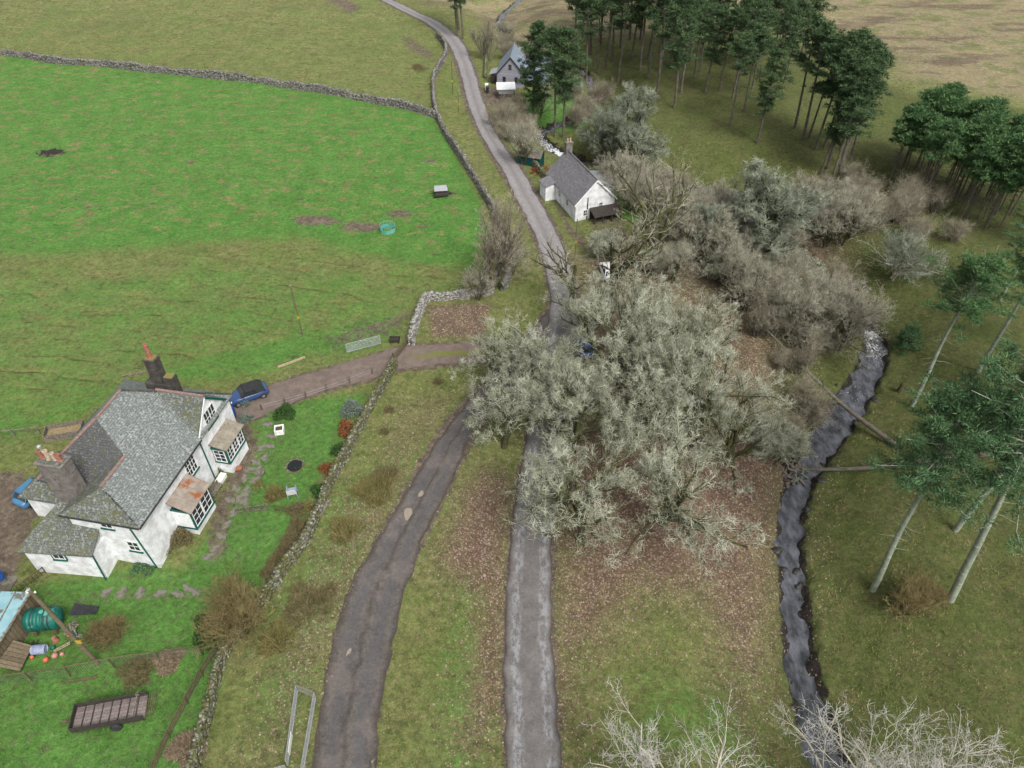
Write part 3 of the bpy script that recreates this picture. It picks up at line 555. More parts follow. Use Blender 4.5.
# ------------------------------------------------------------------ white farmhouse
def window(parent, org, ux, uz, n, wdt, hgt, cols=2, rows=3, frame='white_paint', sill='green_paint', surround=None, casements=1):
    """window on a wall: org = lower left corner, ux/uz unit axes, n outward normal"""
    org = np.array(org, float); ux = np.array(ux, float); uz = np.array(uz, float); n = np.array(n, float)
    def bx(m, a0, a1, b0, b1, d0, d1):
        V = [org + ux * a + uz * b + n * d for a in (a0, a1) for b in (b0, b1) for d in (d0, d1)]
        m.add(V, [(0, 1, 3, 2), (4, 6, 7, 5), (0, 4, 5, 1), (2, 3, 7, 6), (0, 2, 6, 4), (1, 5, 7, 3)])
    m = MB(); t = .07
    bx(m, 0, wdt, 0, t, .003, .05); bx(m, 0, wdt, hgt - t, hgt, .003, .05); bx(m, 0, t, t, hgt - t, .003, .05); bx(m, wdt - t, wdt, t, hgt - t, .003, .05)
    cw = (wdt - t) / casements
    for k in range(1, casements): bx(m, k * cw, k * cw + t, t, hgt - t, .003, .052)
    for k in range(casements):
        a0 = k * cw + t; a1 = (k + 1) * cw
        for c in range(1, cols): x = a0 + (a1 - a0) * c / cols; bx(m, x - .018, x + .018, t, hgt - t, .012, .04)
        for r_ in range(1, rows): z = t + (hgt - 2 * t) * r_ / rows; bx(m, a0, a1, z - .018, z + .018, .012, .038)
    w_ = m.build('window', frame, parent)
    p = MB(); bx(p, t * .5, wdt - t * .5, t * .5, hgt - t * .5, .006, .016); p.build('pane', 'glass', w_)
    if sill: s_ = MB(); bx(s_, -.08, wdt + .08, -.14, -.005, .002, .13); s_.build('sill', sill, w_)
    if surround:
        s_ = MB(); bx(s_, -.12, -.005, -.05, hgt + .12, .001, .035); bx(s_, wdt + .005, wdt + .12, -.05, hgt + .12, .001, .035); bx(s_, -.005, wdt + .005, hgt + .005, hgt + .12, .001, .035); s_.build('surround', surround, w_)
    return w_
FHZ = 0.0
fh = empty('farmhouse', (-27.6, 33.3, FHZ), math.atan2(-.188, .982), 'white two storey farmhouse with lichened slate roofs, green trim and two bay windows', 'house')
walls = MB(); walls.prism([(0, 0), (0, 14.1), (-9.7, 14.1), (-9.7, 2.75), (-5.9, 2.75), (-5.9, 0)], -1.6, 5.08)
walls.build('wall', 'white', fh)
gb = MB(); gb.add([(.004, 9.05, 5.0), (.004, 13.6, 5.0), (.004, 11.2, 7.6), (-.4, 9.05, 5.0), (-.4, 13.6, 5.0), (-.4, 11.2, 7.6)], [(0, 1, 2), (3, 5, 4), (0, 2, 5, 3), (1, 4, 5, 2), (0, 3, 4, 1)]); gb.build('gable_wall', 'white', fh)
def roofpart(pts, mat, name='roof', t=.12):
    m = MB(); m.slab(pts, t); return m.build(name, mat, fh, uvslope=True)
r1 = roofpart([(.3, -.3, 5.1), (.3, 14.4, 5.1), (-6.1, 9.7, 8.7), (-6.1, 6.4, 8.7), (-3.1, 4.5, 7.01), (-3.1, 1.4, 7.01)], 'slate')
roofpart([(-6.1, 6.4, 8.7), (-10.1, 2.4, 5.1), (-6.2, 2.4, 5.1), (-3.1, 4.5, 7.01)], 'slate_dark')
roofpart([(-3.1, 4.5, 7.0), (-6.2, 2.4, 5.12), (-6.2, -.3, 5.12), (-3.1, 1.4, 7.0)], 'slate_moss')
roofpart([(-3.1, 1.4, 7.0), (-6.2, -.3, 5.105), (.3, -.3, 5.105)], 'slate_moss')
roofpart([(-6.1, 6.4, 8.7), (-6.1, 9.7, 8.7), (-10.1, 14.4, 5.1), (-10.1, 2.4, 5.1)], 'slate')
roofpart([(-6.1, 9.7, 8.7), (.3, 14.4, 5.1), (-10.1, 14.4, 5.1)], 'slate')
roofpart([(.12, 11.2, 7.75), (-4.3, 11.2, 7.75), (.12, 8.85, 5.14)], 'slate_moss', t=.1)
roofpart([(.12, 11.2, 7.75), (.12, 13.9, 5.0), (-1.0, 14.3, 4.9), (-4.5, 11.2, 7.75)], 'slate', t=.1)
def ridge(pts, mat='ridge', r_=.12, name='ridge_tiles'):
    m = MB()
    for a, b in zip(pts[:-1], pts[1:]):
        a = np.array(a, float); b = np.array(b, float); L = np.linalg.norm(b - a); n = max(1, int(L / .45))
        for i in range(n): m.tube(a + (b - a) * i / n, a + (b - a) * (i + .94) / n, r_, r_ * 1.06, 7)
    return m.build(name, mat, fh)
ridge([(-3.1, 1.4, 7.05), (-3.1, 4.5, 7.05)]); ridge([(.1, 11.2, 7.8), (-4.2, 11.2, 7.8)]); ridge([(-10.0, 2.5, 5.2), (-6.1, 6.4, 8.75), (-6.1, 9.7, 8.75)])
ridge([(-6.1, 9.7, 8.75), (.3, 14.4, 5.15)], 'slate_dark', .09, 'hip_capping'); ridge([(-3.1, 1.4, 7.03), (.2, -.2, 5.18)], 'slate', .06, 'hip_capping')
fb = MB(); fb.bar((.15, 8.8, 5.0), (.15, 11.2, 7.62), .05, .14); fb.build('bargeboard', 'white_paint', fh)
fb = MB(); fb.bar((.16, 11.2, 7.62), (.16, 13.8, 5.0), .05, .2); fb.build('bargeboard', 'green_paint', fh)
def gutter(a, b, mat='black_plastic', r_=.06):
    m = MB(); m.tube(a, b, r_, r_, 6); return m.build('gutter', mat, fh)
gutter((.36, -.3, 5.0), (.36, 8.85, 5.0)); gutter((-6.3, -.36, 5.02), (.3, -.36, 5.02))
for a, b in (((.08, 8.85, 4.95), (.08, 8.95, -1.0)), ((-.85, -.06, 5.0), (-.25, -.06, -1.2)), ((-3.75, -1.55, 2.6), (-3.75, -1.75, -1.2))):
    m = MB(); m.tube(a, b, .06, .06, 8); m.build('downpipe', 'green_paint', fh)
X1, Y1, Z1, NX, NY = (1, 0, 0), (0, 1, 0), (0, 0, 1), (-1, 0, 0), (0, -1, 0)
# upper front window, gable window, end wall windows
window(fh, (.006, 6.3, 2.95), Y1, Z1, X1, 1.4, 1.8, 2, 3, casements=2, surround='white_paint')
window(fh, (.012, 10.35, 4.75), Y1, Z1, X1, 1.65, 1.65, 2, 2, casements=2, surround='white_paint')
window(fh, (-3.3, -.005, 4.0), X1, Z1, NY, 1.0, .95, 2, 2, surround='white_paint')
window(fh, (-1.9, -.005, 1.5), X1, Z1, NY, 1.0, 1.15, 2, 2, surround='white_paint')
# bays
def bay(y0, y1, dep, zb, zt, zw, roofm, ncol, base=-1.2, side_window=True, yflip=False):
    b = empty('bay_window', (0, 0, 0)); b.parent = fh
    m = MB(); m.box(-.05, dep, y0, y1, base, zb); m.build('bay_base', 'white', b)
    m = MB()
    for (x, y) in ((dep - .1, y0 + .01), (dep - .1, y1 - .12)): m.box(x, x + .12, y, y + .11, zb + .002, zt)
    m.box(.0, dep + .05, y0 - .06, y0 + .008, zt - .18, zt); m.box(.0, dep + .05, y1 - .008, y1 + .06, zt - .18, zt); m.box(dep + .003, dep + .07, y0 - .06, y1 + .06, zt - .18, zt)
    m.box(dep + .003, dep + .09, y0 - .06, y1 + .06, zb - .1, zb + .06); m.box(0, dep, y0 - .07, y0 - .003, zb - .1, zb + .06); m.build('bay_frame', 'green_paint', b)
    m = MB(); m.box(-.05, dep - .1, y0 + .02, y1 - .02, zb, zt - .02); m.build('bay_interior', 'glass', b)
    if not side_window:
        m = MB(); m.box(.0, dep - .12, y0 - .02, y0 + .015, zb + .06, zt - .18); m.build('side_panel', 'white_paint', b)
    else: window(b, (.12, y0 + .015, zb + .06), X1, Z1, NY, dep - .3, zt - zb - .26, 2, 3, sill=None)
    wl = (y1 - y0 - .24) / ncol
    for k in range(ncol): window(b, (dep - .03, y0 + .12 + wl * k + .02, zb + .06), Y1, Z1, X1, wl - .04, zt - zb - .26, 2, 3, sill=None)
    m = MB(); m.slab([(-.02, y0 - .15, zw), (dep + .22, y0 - .15, zt + .02), (dep + .22, y1 + .15, zt + .02), (-.02, y1 + .15, zw)], .06); rf = m.build('bay_roof', roofm, b)
    m = MB()
    for k in range(0, 4):
        y = y0 - .15 + (y1 - y0 + .3) * k / 3; y = min(max(y, y0 - .12), y1 + .12); m.bar((0, y, zw + .02), (dep + .2, y, zt + .04), .05, .05)
    m.build('roof_batten', roofm, rf)
    return b
bay(3.25, 6.1, 1.65, .75, 2.85, 3.75, 'rusty_tin', 2, side_window=False)
bay(9.85, 12.8, 1.35, 1.3, 3.0, 3.45, 'grey_felt', 3)
# outbuildings attached at the back and end
m = MB(); m.prism([(-9.3, -2.1), (-3.7, -1.5), (-3.7, 0.02), (-5.85, 0.02), (-5.85, 2.7), (-8.6, 2.7)], -1.8, 2.55); m.build('lean_to_wall', 'white', fh)
m = MB(); m.slab([(-9.6, -2.45, 2.55), (-3.55, -1.8, 2.62), (-3.75, 0, 3.6), (-5.6, -.01, 3.68), (-5.95, 1.9, 4.75), (-7.4, 1.7, 4.72)], .1); m.slab([(-9.6, -2.45, 2.55), (-7.4, 1.7, 4.72), (-8.9, 3.2, 2.6)], .1); m.build('lean_to_roof', 'slate_moss', fh, uvslope=True)
window(fh, (-7.1, -1.87, 1.55), (.994, .107, 0), Z1, (.107, -.994, 0), .95, .75, 2, 1, surround='green_paint')
m = MB(); m.box(-12.5, -7.4, 2.5, 7.2, -1.6, 2.7); m.build('rear_wing_wall', 'white', fh)
m = MB(); A_, B_, C_, D_ = (-12.9, 2.2, 2.62), (-7.0, 2.2, 2.62), (-7.0, 7.4, 2.62), (-12.9, 7.4, 2.62); E_, F_ = (-10.6, 4.7, 4.6), (-7.0, 4.7, 4.6)
m.slab([A_, B_, F_, E_], .1); m.slab([C_, D_, E_, F_], .1); m.slab([D_, A_, E_], .1); m.build('rear_wing_roof', 'slate_moss', fh, uvslope=True)
m = MB(); m.box(-11.8, -9.9, 9.5, 12, -1, 3.2); m.build('porch_wall', 'render_grey', fh)
m = MB(); m.slab([(-12.2, 9.2, 3.1), (-9.7, 9.2, 4.4), (-9.7, 12.3, 4.4), (-12.2, 12.3, 3.1)], .1); m.build('porch_roof', 'slate_dark', fh, uvslope=True)
# chimneys
ch = MB(); ch.box(-7.6, -5.5, 1.25, 2.35, 2, 8.7); ch.box(-7.68, -5.42, 1.17, 2.43, 8.702, 8.85)
ch = ch.build('chimney', 'render_grey', fh, bevel=.02)
m = MB(); m.box(-7.5, -5.6, 1.35, 2.25, 8.855, 8.93); m.build('mossy_flaunching', 'slate_moss', ch, uvslope=True)
for x, mt, hh_, rr_2 in ((-7.25, 'terracotta', .75, .17), (-6.75, 'cream_clay', .85, .18), (-6.25, 'cream_clay', .7, .15), (-5.85, 'terracotta', .6, .17)):
    m = MB(); m.lathe([(rr_2 * 1.15, 0), (rr_2, .1), (rr_2 * .9, hh_ * .8), (rr_2 * 1.1, hh_ * .85), (rr_2 * 1.1, hh_), (rr_2 * .75, hh_), (rr_2 * .7, hh_ - .1)], (x, 1.8, 8.93), 12); p = m.build('chimney_pot', mt, ch, smooth=False)
m = MB(); m.lathe([(.05, 0), (.05, .5), (.16, .5), (.16, .62), (.05, .7)], (-7.0, 1.8, 9.6), 10); m.build('cowl', 'galv', ch)
ch = MB(); ch.box(-5.0, -4.05, 12.0, 12.85, 5.6, 10.1); ch.box(-5.07, -3.98, 11.93, 12.92, 10.103, 10.2); ch.box(-5.65, -3.3, 11.85, 13.0, 4.8, 7.7); ch.box(-3.9, -3.05, 12.05, 12.8, 4.8, 8.35)
ch = ch.build('chimney', 'dark_stone', fh, bevel=.02)
m = MB(); m.box(-4.95, -4.1, 12.05, 12.8, 10.2, 10.26); m.build('moss_cap', 'leaves_tussock', ch); m = MB(); m.box(-3.85, -3.1, 12.1, 12.75, 8.353, 8.42); m.build('moss_cap', 'leaves_tussock', ch)
m = MB(); m.lathe([(.24, 0), (.2, .1), (.17, 1.1), (.2, 1.2), (.2, 1.3), (.14, 1.3), (.13, 1.15)], (-4.55, 12.4, 10.26), 14); m.build('chimney_pot', 'terracotta', ch)

# ------------------------------------------------------------------ cottage by the road and the far house
def gable_house(name, org, ang, wd, ln, eave, rdg, wallm, roofm, label, verge='white_paint', base=-1.5):
    h_ = empty(name, org, ang, label, 'house')     # local: x across the gable, y along the ridge
    m = MB(); e = eave; m.add([(0, 0, base), (wd, 0, base), (wd, 0, e), (wd / 2, 0, rdg - .12), (0, 0, e), (0, ln, base), (wd, ln, base), (wd, ln, e), (wd / 2, ln, rdg - .12), (0, ln, e)],
        [(0, 1, 2, 3, 4), (9, 8, 7, 6, 5), (0, 5, 6, 1), (1, 6, 7, 2), (0, 4, 9, 5)]); m.build('wall', wallm, h_)
    s = (rdg - eave) / (wd / 2); o = .25; m = MB()
    m.slab([(-o, -.15, e - s * o), (wd / 2, -.15, rdg), (wd / 2, ln + .15, rdg), (-o, ln + .15, e - s * o)], .1); m.slab([(wd + o, -.15, e - s * o), (wd + o, ln + .15, e - s * o), (wd / 2, ln + .15, rdg), (wd / 2, -.15, rdg)], .1)
    rf = m.build('roof', roofm, h_, uvslope=True)
    m = MB(); m.tube((wd / 2, -.15, rdg + .02), (wd / 2, ln + .15, rdg + .02), .1, .1, 7); m.build('ridge_tiles', roofm, rf, uvslope=True)
    m = MB(); m.bar((-o, -.2, e - s * o - .05), (wd / 2, -.2, rdg - .05), .05, .2); m.bar((wd / 2, -.203, rdg - .05), (wd + o, -.203, e - s * o - .05), .05, .2); m.build('bargeboard', verge, h_)
    return h_, rf
M['slate_grey'] = slate_mat('grey_slate', S(142, 140, 144), S(118, 116, 122), S(176, 174, 172), S(120, 116, 92), .56, .66)
P0 = np.array([8.3, 86.4]); d = np.array([5.32, 94.4]) - P0; d /= np.linalg.norm(d); ang = math.atan2(d[1], d[0]) - math.pi / 2
cz = H(8.3, 88); cot, crf = gable_house('cottage', (8.3, 86.4, 0), ang, 5.6, 9.6, 2.65, 5.5, 'white', 'slate_grey', 'small white cottage with grey slate roof beside the narrow road', base=-3.2)
m = MB(); m.box(2.35, 3.25, 8.9, 9.55, 4.6, 6.6); m.box(2.28, 3.32, 8.83, 9.62, 6.603, 6.72); cc = m.build('chimney', 'render_grey', crf)
for x in (2.6, 3.0): m = MB(); m.lathe([(.12, 0), (.1, .45), (.13, .5), (.08, .5)], (x, 9.2, 6.72), 10); m.build('chimney_pot', 'cream_clay', cc)
window(cot, (-.006, 2.2, 1.0), Y1, Z1, (-1, 0, 0), .8, 1.0, 2, 2, sill=None); window(cot, (-.006, 4.8, 1.0), Y1, Z1, (-1, 0, 0), .8, 1.0, 2, 2, sill=None)
window(cot, (1.1, -.006, .6), X1, Z1, NY, .6, .9, 2, 2, sill=None); window(cot, (3.3, -.006, 1.4), X1, Z1, NY, .6, .8, 2, 2, sill=None)
m = MB(); m.box(-1.5, -.003, 6.6, 8.6, -2, 2.2); m.build('porch_wall', 'white', cot)
m = MB(); m.slab([(-1.7, 6.4, 2.15), (-.02, 6.4, 2.6), (-.02, 8.8, 2.6), (-1.7, 8.8, 2.15)], .08); m.build('porch_roof', 'slate_grey', cot, uvslope=True)
m = MB(); m.box(5.603, 7.8, 4.4, 8.4, -2, 2.0); m.build('rear_extension_wall', 'white', cot)
m = MB(); m.slab([(5.62, 4.2, 2.4), (8.0, 4.2, 2.0), (8.0, 8.6, 2.0), (5.62, 8.6, 2.4)], .08); m.build('rear_extension_roof', 'galv', cot)
m = MB(); m.box(1.6, 1.75, -.03, -.006, -2.5, 3.2); m.build('downpipe', 'wood_dark', cot)
# open log store against the cottage gable
ls = empty('log_store', cot.location, ang, 'dark lean-to log store against the white cottage gable', 'log store')
def inlocal(o, m_): return m_
m = MB(); m.slab([(1.9, -1.9, 1.2), (5.9, -1.9, 1.2), (5.9, -.08, 1.7), (1.9, -.08, 1.7)], .08); m.build('roof', 'wood_dark', ls)
for x in (2.0, 3.2, 4.5, 5.8):
    for y in (-1.8,): m = MB(); m.box(x - .07, x + .07, y, y + .14, -2.0, 1.1); m.build('post', 'wood_dark', ls)
m = MB(); m.box(2.0, 5.8, -.28, -.18, -1.4, 1.45); m.build('back_boards', 'wood_dark', ls)
m = MB(); rr = np.random.default_rng(4)
for i in range(60): x = 2.2 + rr.uniform(0, 3.2); z = -.9 + rr.uniform(0, 1.1); m.tube((x, -1.5, z), (x, -.4, z), .1, .1, 6)
m.build('logs', 'bark_pine', ls)

d = np.array([1.99, 134.65]) - np.array([-2.72, 135.14]); fa = math.atan2(d[1], d[0])
far, frf = gable_house('stone_house', (-2.72, 135.1, 0), fa, 4.9, 7.5, 2.3, 5.1, 'cladding', 'slate_blue', 'grey clad gabled house with steep blue-grey roof where the road bends', 'wood_dark', base=-2.5)
for x, z in ((1.05, .75), (3.2, .75), (2.1, 2.9)): window(far, (x, -.006, z), X1, Z1, NY, .55, .95, 1, 2, frame='wood_dark', sill=None)
m = MB(); m.add([(4.903, 2.2, -2.5), (9.4, 2.2, -2.5), (9.4, 2.2, 2.0), (4.903, 2.2, 2.0), (4.903, 5.8, -2.5), (9.4, 5.8, -2.5), (9.4, 5.8, 2.0), (4.903, 5.8, 2.0), (9.4, 4.0, 4.0), (4.903, 4.0, 4.0)], [(0, 1, 2, 3), (7, 6, 5, 4), (1, 5, 6, 8, 2), (0, 3, 9, 7, 4)]); m.build('side_wing_wall', 'cladding', far)
m = MB(); m.slab([(3.9, 1.9, 1.75), (9.6, 1.9, 1.75), (9.6, 4.0, 4.15), (2.8, 4.0, 4.15)], .09); m.slab([(9.6, 6.1, 1.75), (3.9, 6.1, 1.75), (2.8, 4.0, 4.15), (9.6, 4.0, 4.15)], .09); m.build('side_wing_roof', 'slate_blue', far, uvslope=True)
m = MB(); m.box(-1.3, -.003, 1.2, 3.6, -2, 1.7); m.build('porch_wall', 'wood_dark', far)
m = MB(); m.slab([(-1.5, 1.0, 1.7), (-.02, 1.0, 2.1), (-.02, 3.8, 2.1), (-1.5, 3.8, 1.7)], .07); m.build('porch_roof', 'galv', far)
m = MB(); m.slab([(5.0, .1, .9), (8.6, .1, .9), (8.6, 1.88, 1.5), (5.0, 1.88, 1.5)], .06); m.build('verandah_roof', 'slate_blue', far, uvslope=True)

# covered trailer in front of the far house, yellow tub, bins, tank
p = W(506, 97); cv = empty('covered_trailer', p, .06, 'pale roofed covered trailer parked on the drive of the grey gabled house', 'trailer')
m = MB(); m.box(-1.55, 1.55, -1.1, 1.4, .45, 1.25); m.build('body', 'wood_dark', cv); m = MB(); m.box(-1.3, 1.3, -1.12, -1.104, .95, 1.55); m.box(-1.5, 1.5, -1.05, 1.35, 1.253, 1.72); m.build('tilt_sides', 'galv', cv)
m = MB(); m.slab([(-1.65, -1.2, 1.75), (1.65, -1.2, 1.75), (1.65, 1.5, 2.05), (-1.65, 1.5, 2.05)], .06); m.build('roof', 'white_paint', cv)
for x in (-1.35, 1.25):
    m = MB(); m.tube((x, -.6, .35), (x + .15, -.6, .35), .35, .35, 14); m.build('wheel', 'rubber', cv)
p = W(500, 89); tub = MB(); tub.box(-.7, .7, -.4, .4, 0, .5); tub.box(-.6, .6, -.3, .3, .503, .62); t_ = tub.build('storage_box', 'yellow', bevel=.04); t_.location = p; tag(t_, 'yellow storage box beside the grey gabled house', 'box')
def bin_(p, mat, label, rz=0):
    e = empty('wheelie_bin', p, rz, label, 'bin'); m = MB(); m.add([(-.22, -.25, .08), (.22, -.25, .08), (.22, .25, .08), (-.22, .25, .08), (-.28, -.33, 1.0), (.28, -.33, 1.0), (.28, .33, 1.0), (-.28, .33, 1.0)], [(0, 3, 2, 1), (4, 5, 6, 7), (0, 1, 5, 4), (1, 2, 6, 5), (2, 3, 7, 6), (3, 0, 4, 7)]); m.build('body', mat, e, bevel=.02)
    m = MB(); m.slab([(-.3, -.36, 1.03), (.3, -.36, 1.03), (.3, .4, 1.1), (-.3, .4, 1.1)], .05); m.build('lid', mat, e)
    for x in (-.27, .2): m = MB(); m.tube((x, .27, .1), (x + .07, .27, .1), .1, .1, 10); m.build('wheel', 'rubber', e)
    return e
bin_(W(487.5, 93), 'black_plastic', 'black wheelie bin at the end of the far house drive'); bin_(W(486.8, 90), 'ivory', 'pale wheelie bin just behind the black one at the far house')
def tank(p, rz, r_, L, mat, label, legs=True, name='oil_tank'):
    e = empty(name, p, rz, label, 'tank'); z0 = r_ + (.35 if legs else 0)
    m = MB(); prof = [(0.01, -L / 2 - r_ * .35), (r_ * .55, -L / 2 - r_ * .28), (r_ * .88, -L / 2 - r_ * .1), (r_, -L / 2 + r_ * .1)]
    for i in range(1, 8): x = -L / 2 + L * i / 8; prof += [(r_, x - .06), (r_ * 1.035, x - .03), (r_ * 1.035, x + .03), (r_, x + .06)]
    prof += [(r_, L / 2 - r_ * .1), (r_ * .88, L / 2 + r_ * .1), (r_ * .55, L / 2 + r_ * .28), (.01, L / 2 + r_ * .35)]
    m.lathe(prof, (0, 0, z0), 22, 'x'); m.build('tank_body', mat, e, smooth=True)
    m = MB()
    for x in (-L / 4, L / 6, L / 3): m.lathe([(r_ * 1.045, x - .035), (r_ * 1.055, x), (r_ * 1.045, x + .035)], (0, 0, z0), 22, 'x')
    m.build('strap', 'black_plastic', e); m = MB(); m.lathe([(.16, 0), (.16, .1), (.05, .12)], (L * .1, 0, z0 + r_), 12); m.box(L * .22, L * .36, -.3, .25, z0 + r_ * .97, z0 + r_ * 1.06); m.build('filler_cap', 'teal', e)
    if legs:
        for x in (-L / 3, L / 3): m = MB(); m.box(x - .12, x + .12, -r_ * .85, r_ * .85, -.2, .5); m.build('cradle', 'wood_moss', e)
    return e
tank(W(576, 93), .1, .85, 1.9, 'teal', 'pale turquoise round tank behind the far pines', True, 'water_tank')

# teal shed beside the cottage, junk
p = W(531, 164); sh = empty('garden_shed', p, -.35, 'dark teal shed with brown felt roof beside the road above the cottage', 'shed')
m = MB(); m.add([(-1.7, -1.1, -.6), (1.7, -1.1, -.6), (1.7, 1.1, -.6), (-1.7, 1.1, -.6), (-1.7, -1.1, 1.7), (1.7, -1.1, 1.7), (1.7, 1.1, 1.7), (-1.7, 1.1, 1.7), (-1.7, 0, 2.3), (1.7, 0, 2.3)], [(0, 1, 5, 4), (3, 7, 6, 2), (1, 2, 6, 9, 5), (0, 4, 8, 7, 3), (0, 3, 2, 1)]); m.build('wall', 'shed_teal', sh)
m = MB(); m.slab([(-1.9, -1.3, 1.62), (1.9, -1.3, 1.62), (1.9, 0, 2.38), (-1.9, 0, 2.38)], .06); m.slab([(1.9, 1.3, 1.62), (-1.9, 1.3, 1.62), (-1.9, 0, 2.38), (1.9, 0, 2.38)], .06); m.build('roof', 'bark_pine', sh)
m = MB(); m.box(-.4, .4, -1.14, -1.103, -.5, 1.4); m.build('door', 'shed_teal', sh)
def heap(name, p, r_, mat, seed, label, cat, n=26, s=.35, group=None):
    m = MB(); rr = np.random.default_rng(seed)
    for i in range(n):
        a = rr.uniform(0, 6.28); q = rr.uniform(0, 1) ** .5; x, y = r_ * q * math.cos(a), r_ * q * math.sin(a); z = (1 - q) * r_ * .5
        L = rr.uniform(.3, 1) * s * 2; t = rr.uniform(0, 6.28); el = rr.uniform(-.4, .5); d_ = np.array([math.cos(t) * math.cos(el), math.sin(t) * math.cos(el), math.sin(el)]) * L
        m.bar(np.array([x, y, z + .1]) - d_ / 2, np.array([x, y, z + .12]) + d_ / 2, rr.uniform(.06, .2) * s * 2, rr.uniform(.03, .1) * s * 2)
    o = m.build(name, mat); o.location = p; return tag(o, label, cat, group)
heap('scrap_heap', W(541, 172), 1.5, 'rust', 3, 'rusty red scrap heap between the teal shed and the cottage', 'scrap heap', 40, .4)
heap('timber_heap', W(522, 158), 1.6, 'wood_grey', 8, 'low heap of grey boards on the road side of the teal shed', 'timber heap', 24, .5)
heap('scrap_heap', W(554, 167), .8, 'pink', 9, 'small pinkish heap of oddments at the cottage corner', 'scrap heap', 12, .35)
bx_ = MB(); bx_.box(-.5, .5, -.35, .35, 0, .8); bx_.box(-.55, .55, -.4, .4, .803, .9); o = bx_.build('storage_box', 'barrel', bevel=.03); o.location = W(609, 196); tag(o, 'pale blue storage box at the right side of the white cottage', 'box')

# ------------------------------------------------------------------ cars
def car(name, p, rz, paint, roofm, label, L=3.75, Wd=1.7, Hh=1.42):
    e = empty(name, p, rz, label, 'car')      # front is +x
    hl = L / 2; hw = Wd / 2
    secs = [(-hl, .42, .78, .72), (-hl + .12, .3, .9, .86), (-hl * .62, .26, .95, .97), (-.2, .24, .93, 1.0), (hl * .38, .24, .93, 1.0), (hl * .62, .25, .86, .97), (hl - .2, .28, .74, .86), (hl, .4, .6, .7)]
    V = []; F = []; prof = [(0, 0), (.86, 0), (.99, .15), (1, .5), (.97, .8), (.86, 1.0), (.5, 1.04), (0, 1.06)]
    full = [(a, b) for a, b in prof] + [(-a, b) for a, b in prof[-2:0:-1]]
    k = len(full)
    for x, z0, z1, wf in secs:
        for a, b in full: V.append((x, a * hw * wf, z0 + (z1 - z0) * b))
    for i in range(len(secs) - 1):
        for j in range(k): F.append((i * k + j, i * k + (j + 1) % k, (i + 1) * k + (j + 1) % k, (i + 1) * k + j))
    F += [tuple(range(k))[::-1], tuple(range((len(secs) - 1) * k, len(secs) * k))]
    m = MB(); m.add(V, F); m.build('body', paint, e, smooth=True)
    # glasshouse: sloping windscreen, side windows, rear window
    b0 = [(-hl * .84, .9), (-hl * .60, Hh), (hl * .16, Hh), (hl * .46, .9)]
    wb, wt = hw * .93, hw * .76
    V = [(x, s * (wb if z < 1.1 else wt), z) for s in (-1, 1) for x, z in b0]
    m = MB(); m.add(V, [(0, 1, 2, 3), (7, 6, 5, 4), (0, 4, 5, 1), (1, 5, 6, 2), (2, 6, 7, 3), (0, 3, 7, 4)]); m.build('window_glass', 'glass', e)
    m = MB(); zt = Hh; m.add([(-hl * .66, -wt * 1.03, zt - .14), (-hl * .6, -wt, zt + .02), (hl * .17, -wt, zt + .02), (hl * .22, -wt * 1.03, zt - .08), (-hl * .66, wt * 1.03, zt - .14), (-hl * .6, wt, zt + .02), (hl * .17, wt, zt + .02), (hl * .22, wt * 1.03, zt - .08)],
        [(0, 1, 2, 3), (7, 6, 5, 4), (0, 4, 5, 1), (1, 5, 6, 2), (2, 6, 7, 3), (0, 3, 7, 4)])
    if roofm == 'soft_top': m.add([(-hl * .86, -wb * 1.01, .95), (-hl * .6, -wt * 1.04, zt), (-hl * .30, -wt * 1.04, zt), (-hl * .42, -wb * 1.01, .95)], [(0, 1, 2, 3)]); m.add([(-hl * .86, wb * 1.01, .95), (-hl * .6, wt * 1.04, zt), (-hl * .30, wt * 1.04, zt), (-hl * .42, wb * 1.01, .95)], [(3, 2, 1, 0)])
    m.build('roof', roofm, e)
    m = MB()
    for s in (-1, 1): m.bar((hl * .46, s * wb, .9), (hl * .17, s * wt, zt), .06, .06); m.bar((-hl * .84, s * wb, .9), (-hl * .6, s * wt, zt), .07, .07); m.bar((-hl * .1, s * wb * 1.0, .9), (-hl * .1, s * wt, zt), .06, .04)
    m.build('pillars', roofm if roofm == 'soft_top' else paint, e)
    for x in (-hl * .64, hl * .66):
        for s in (-1, 1):
            m = MB(); m.lathe([(.2, -.1), (.31, -.1), (.33, -.06), (.33, .06), (.31, .1), (.2, .1)], (x, s * (hw - .09), .33), 18, 'y'); ty = m.build('wheel', 'rubber', e)
            m = MB(); m.lathe([(.21, -.02), (.2, .0), (.12, .02), (.02, .03)] if s > 0 else [(.02, -.03), (.12, -.02), (.2, 0), (.21, .02)], (x, s * (hw + .0), .33), 14, 'y'); m.build('rim', 'alloy', ty)
    for s in (-1, 1):
        m = MB(); m.blob((hl - .16, s * hw * .62, .62), (.14, .14, .11), 1, 0, 2); m.build('headlight', 'lamp_clear', e, smooth=True)
        m = MB(); m.box(-hl - .01, -hl + .14, s * hw * .62 - .08, s * hw * .62 + .08, .62, .8); m.build('tail_light', 'red_glass', e, bevel=.02)
        m = MB(); m.box(hl * .3, hl * .3 + .12, s * (hw + .08) - .07, s * (hw + .08) + .07, .92, 1.04); m.build('wing_mirror', paint, e, bevel=.02)
    return e
a_, b_ = W(229, 401), W(268, 387); dv = a_ - b_
c1 = (W(231, 405) + W(268, 391)) / 2; car('parked_car', c1, math.atan2(dv[1], dv[0]), 'car_blue', 'soft_top', 'blue hatchback with black soft top on the driveway by the farmhouse')
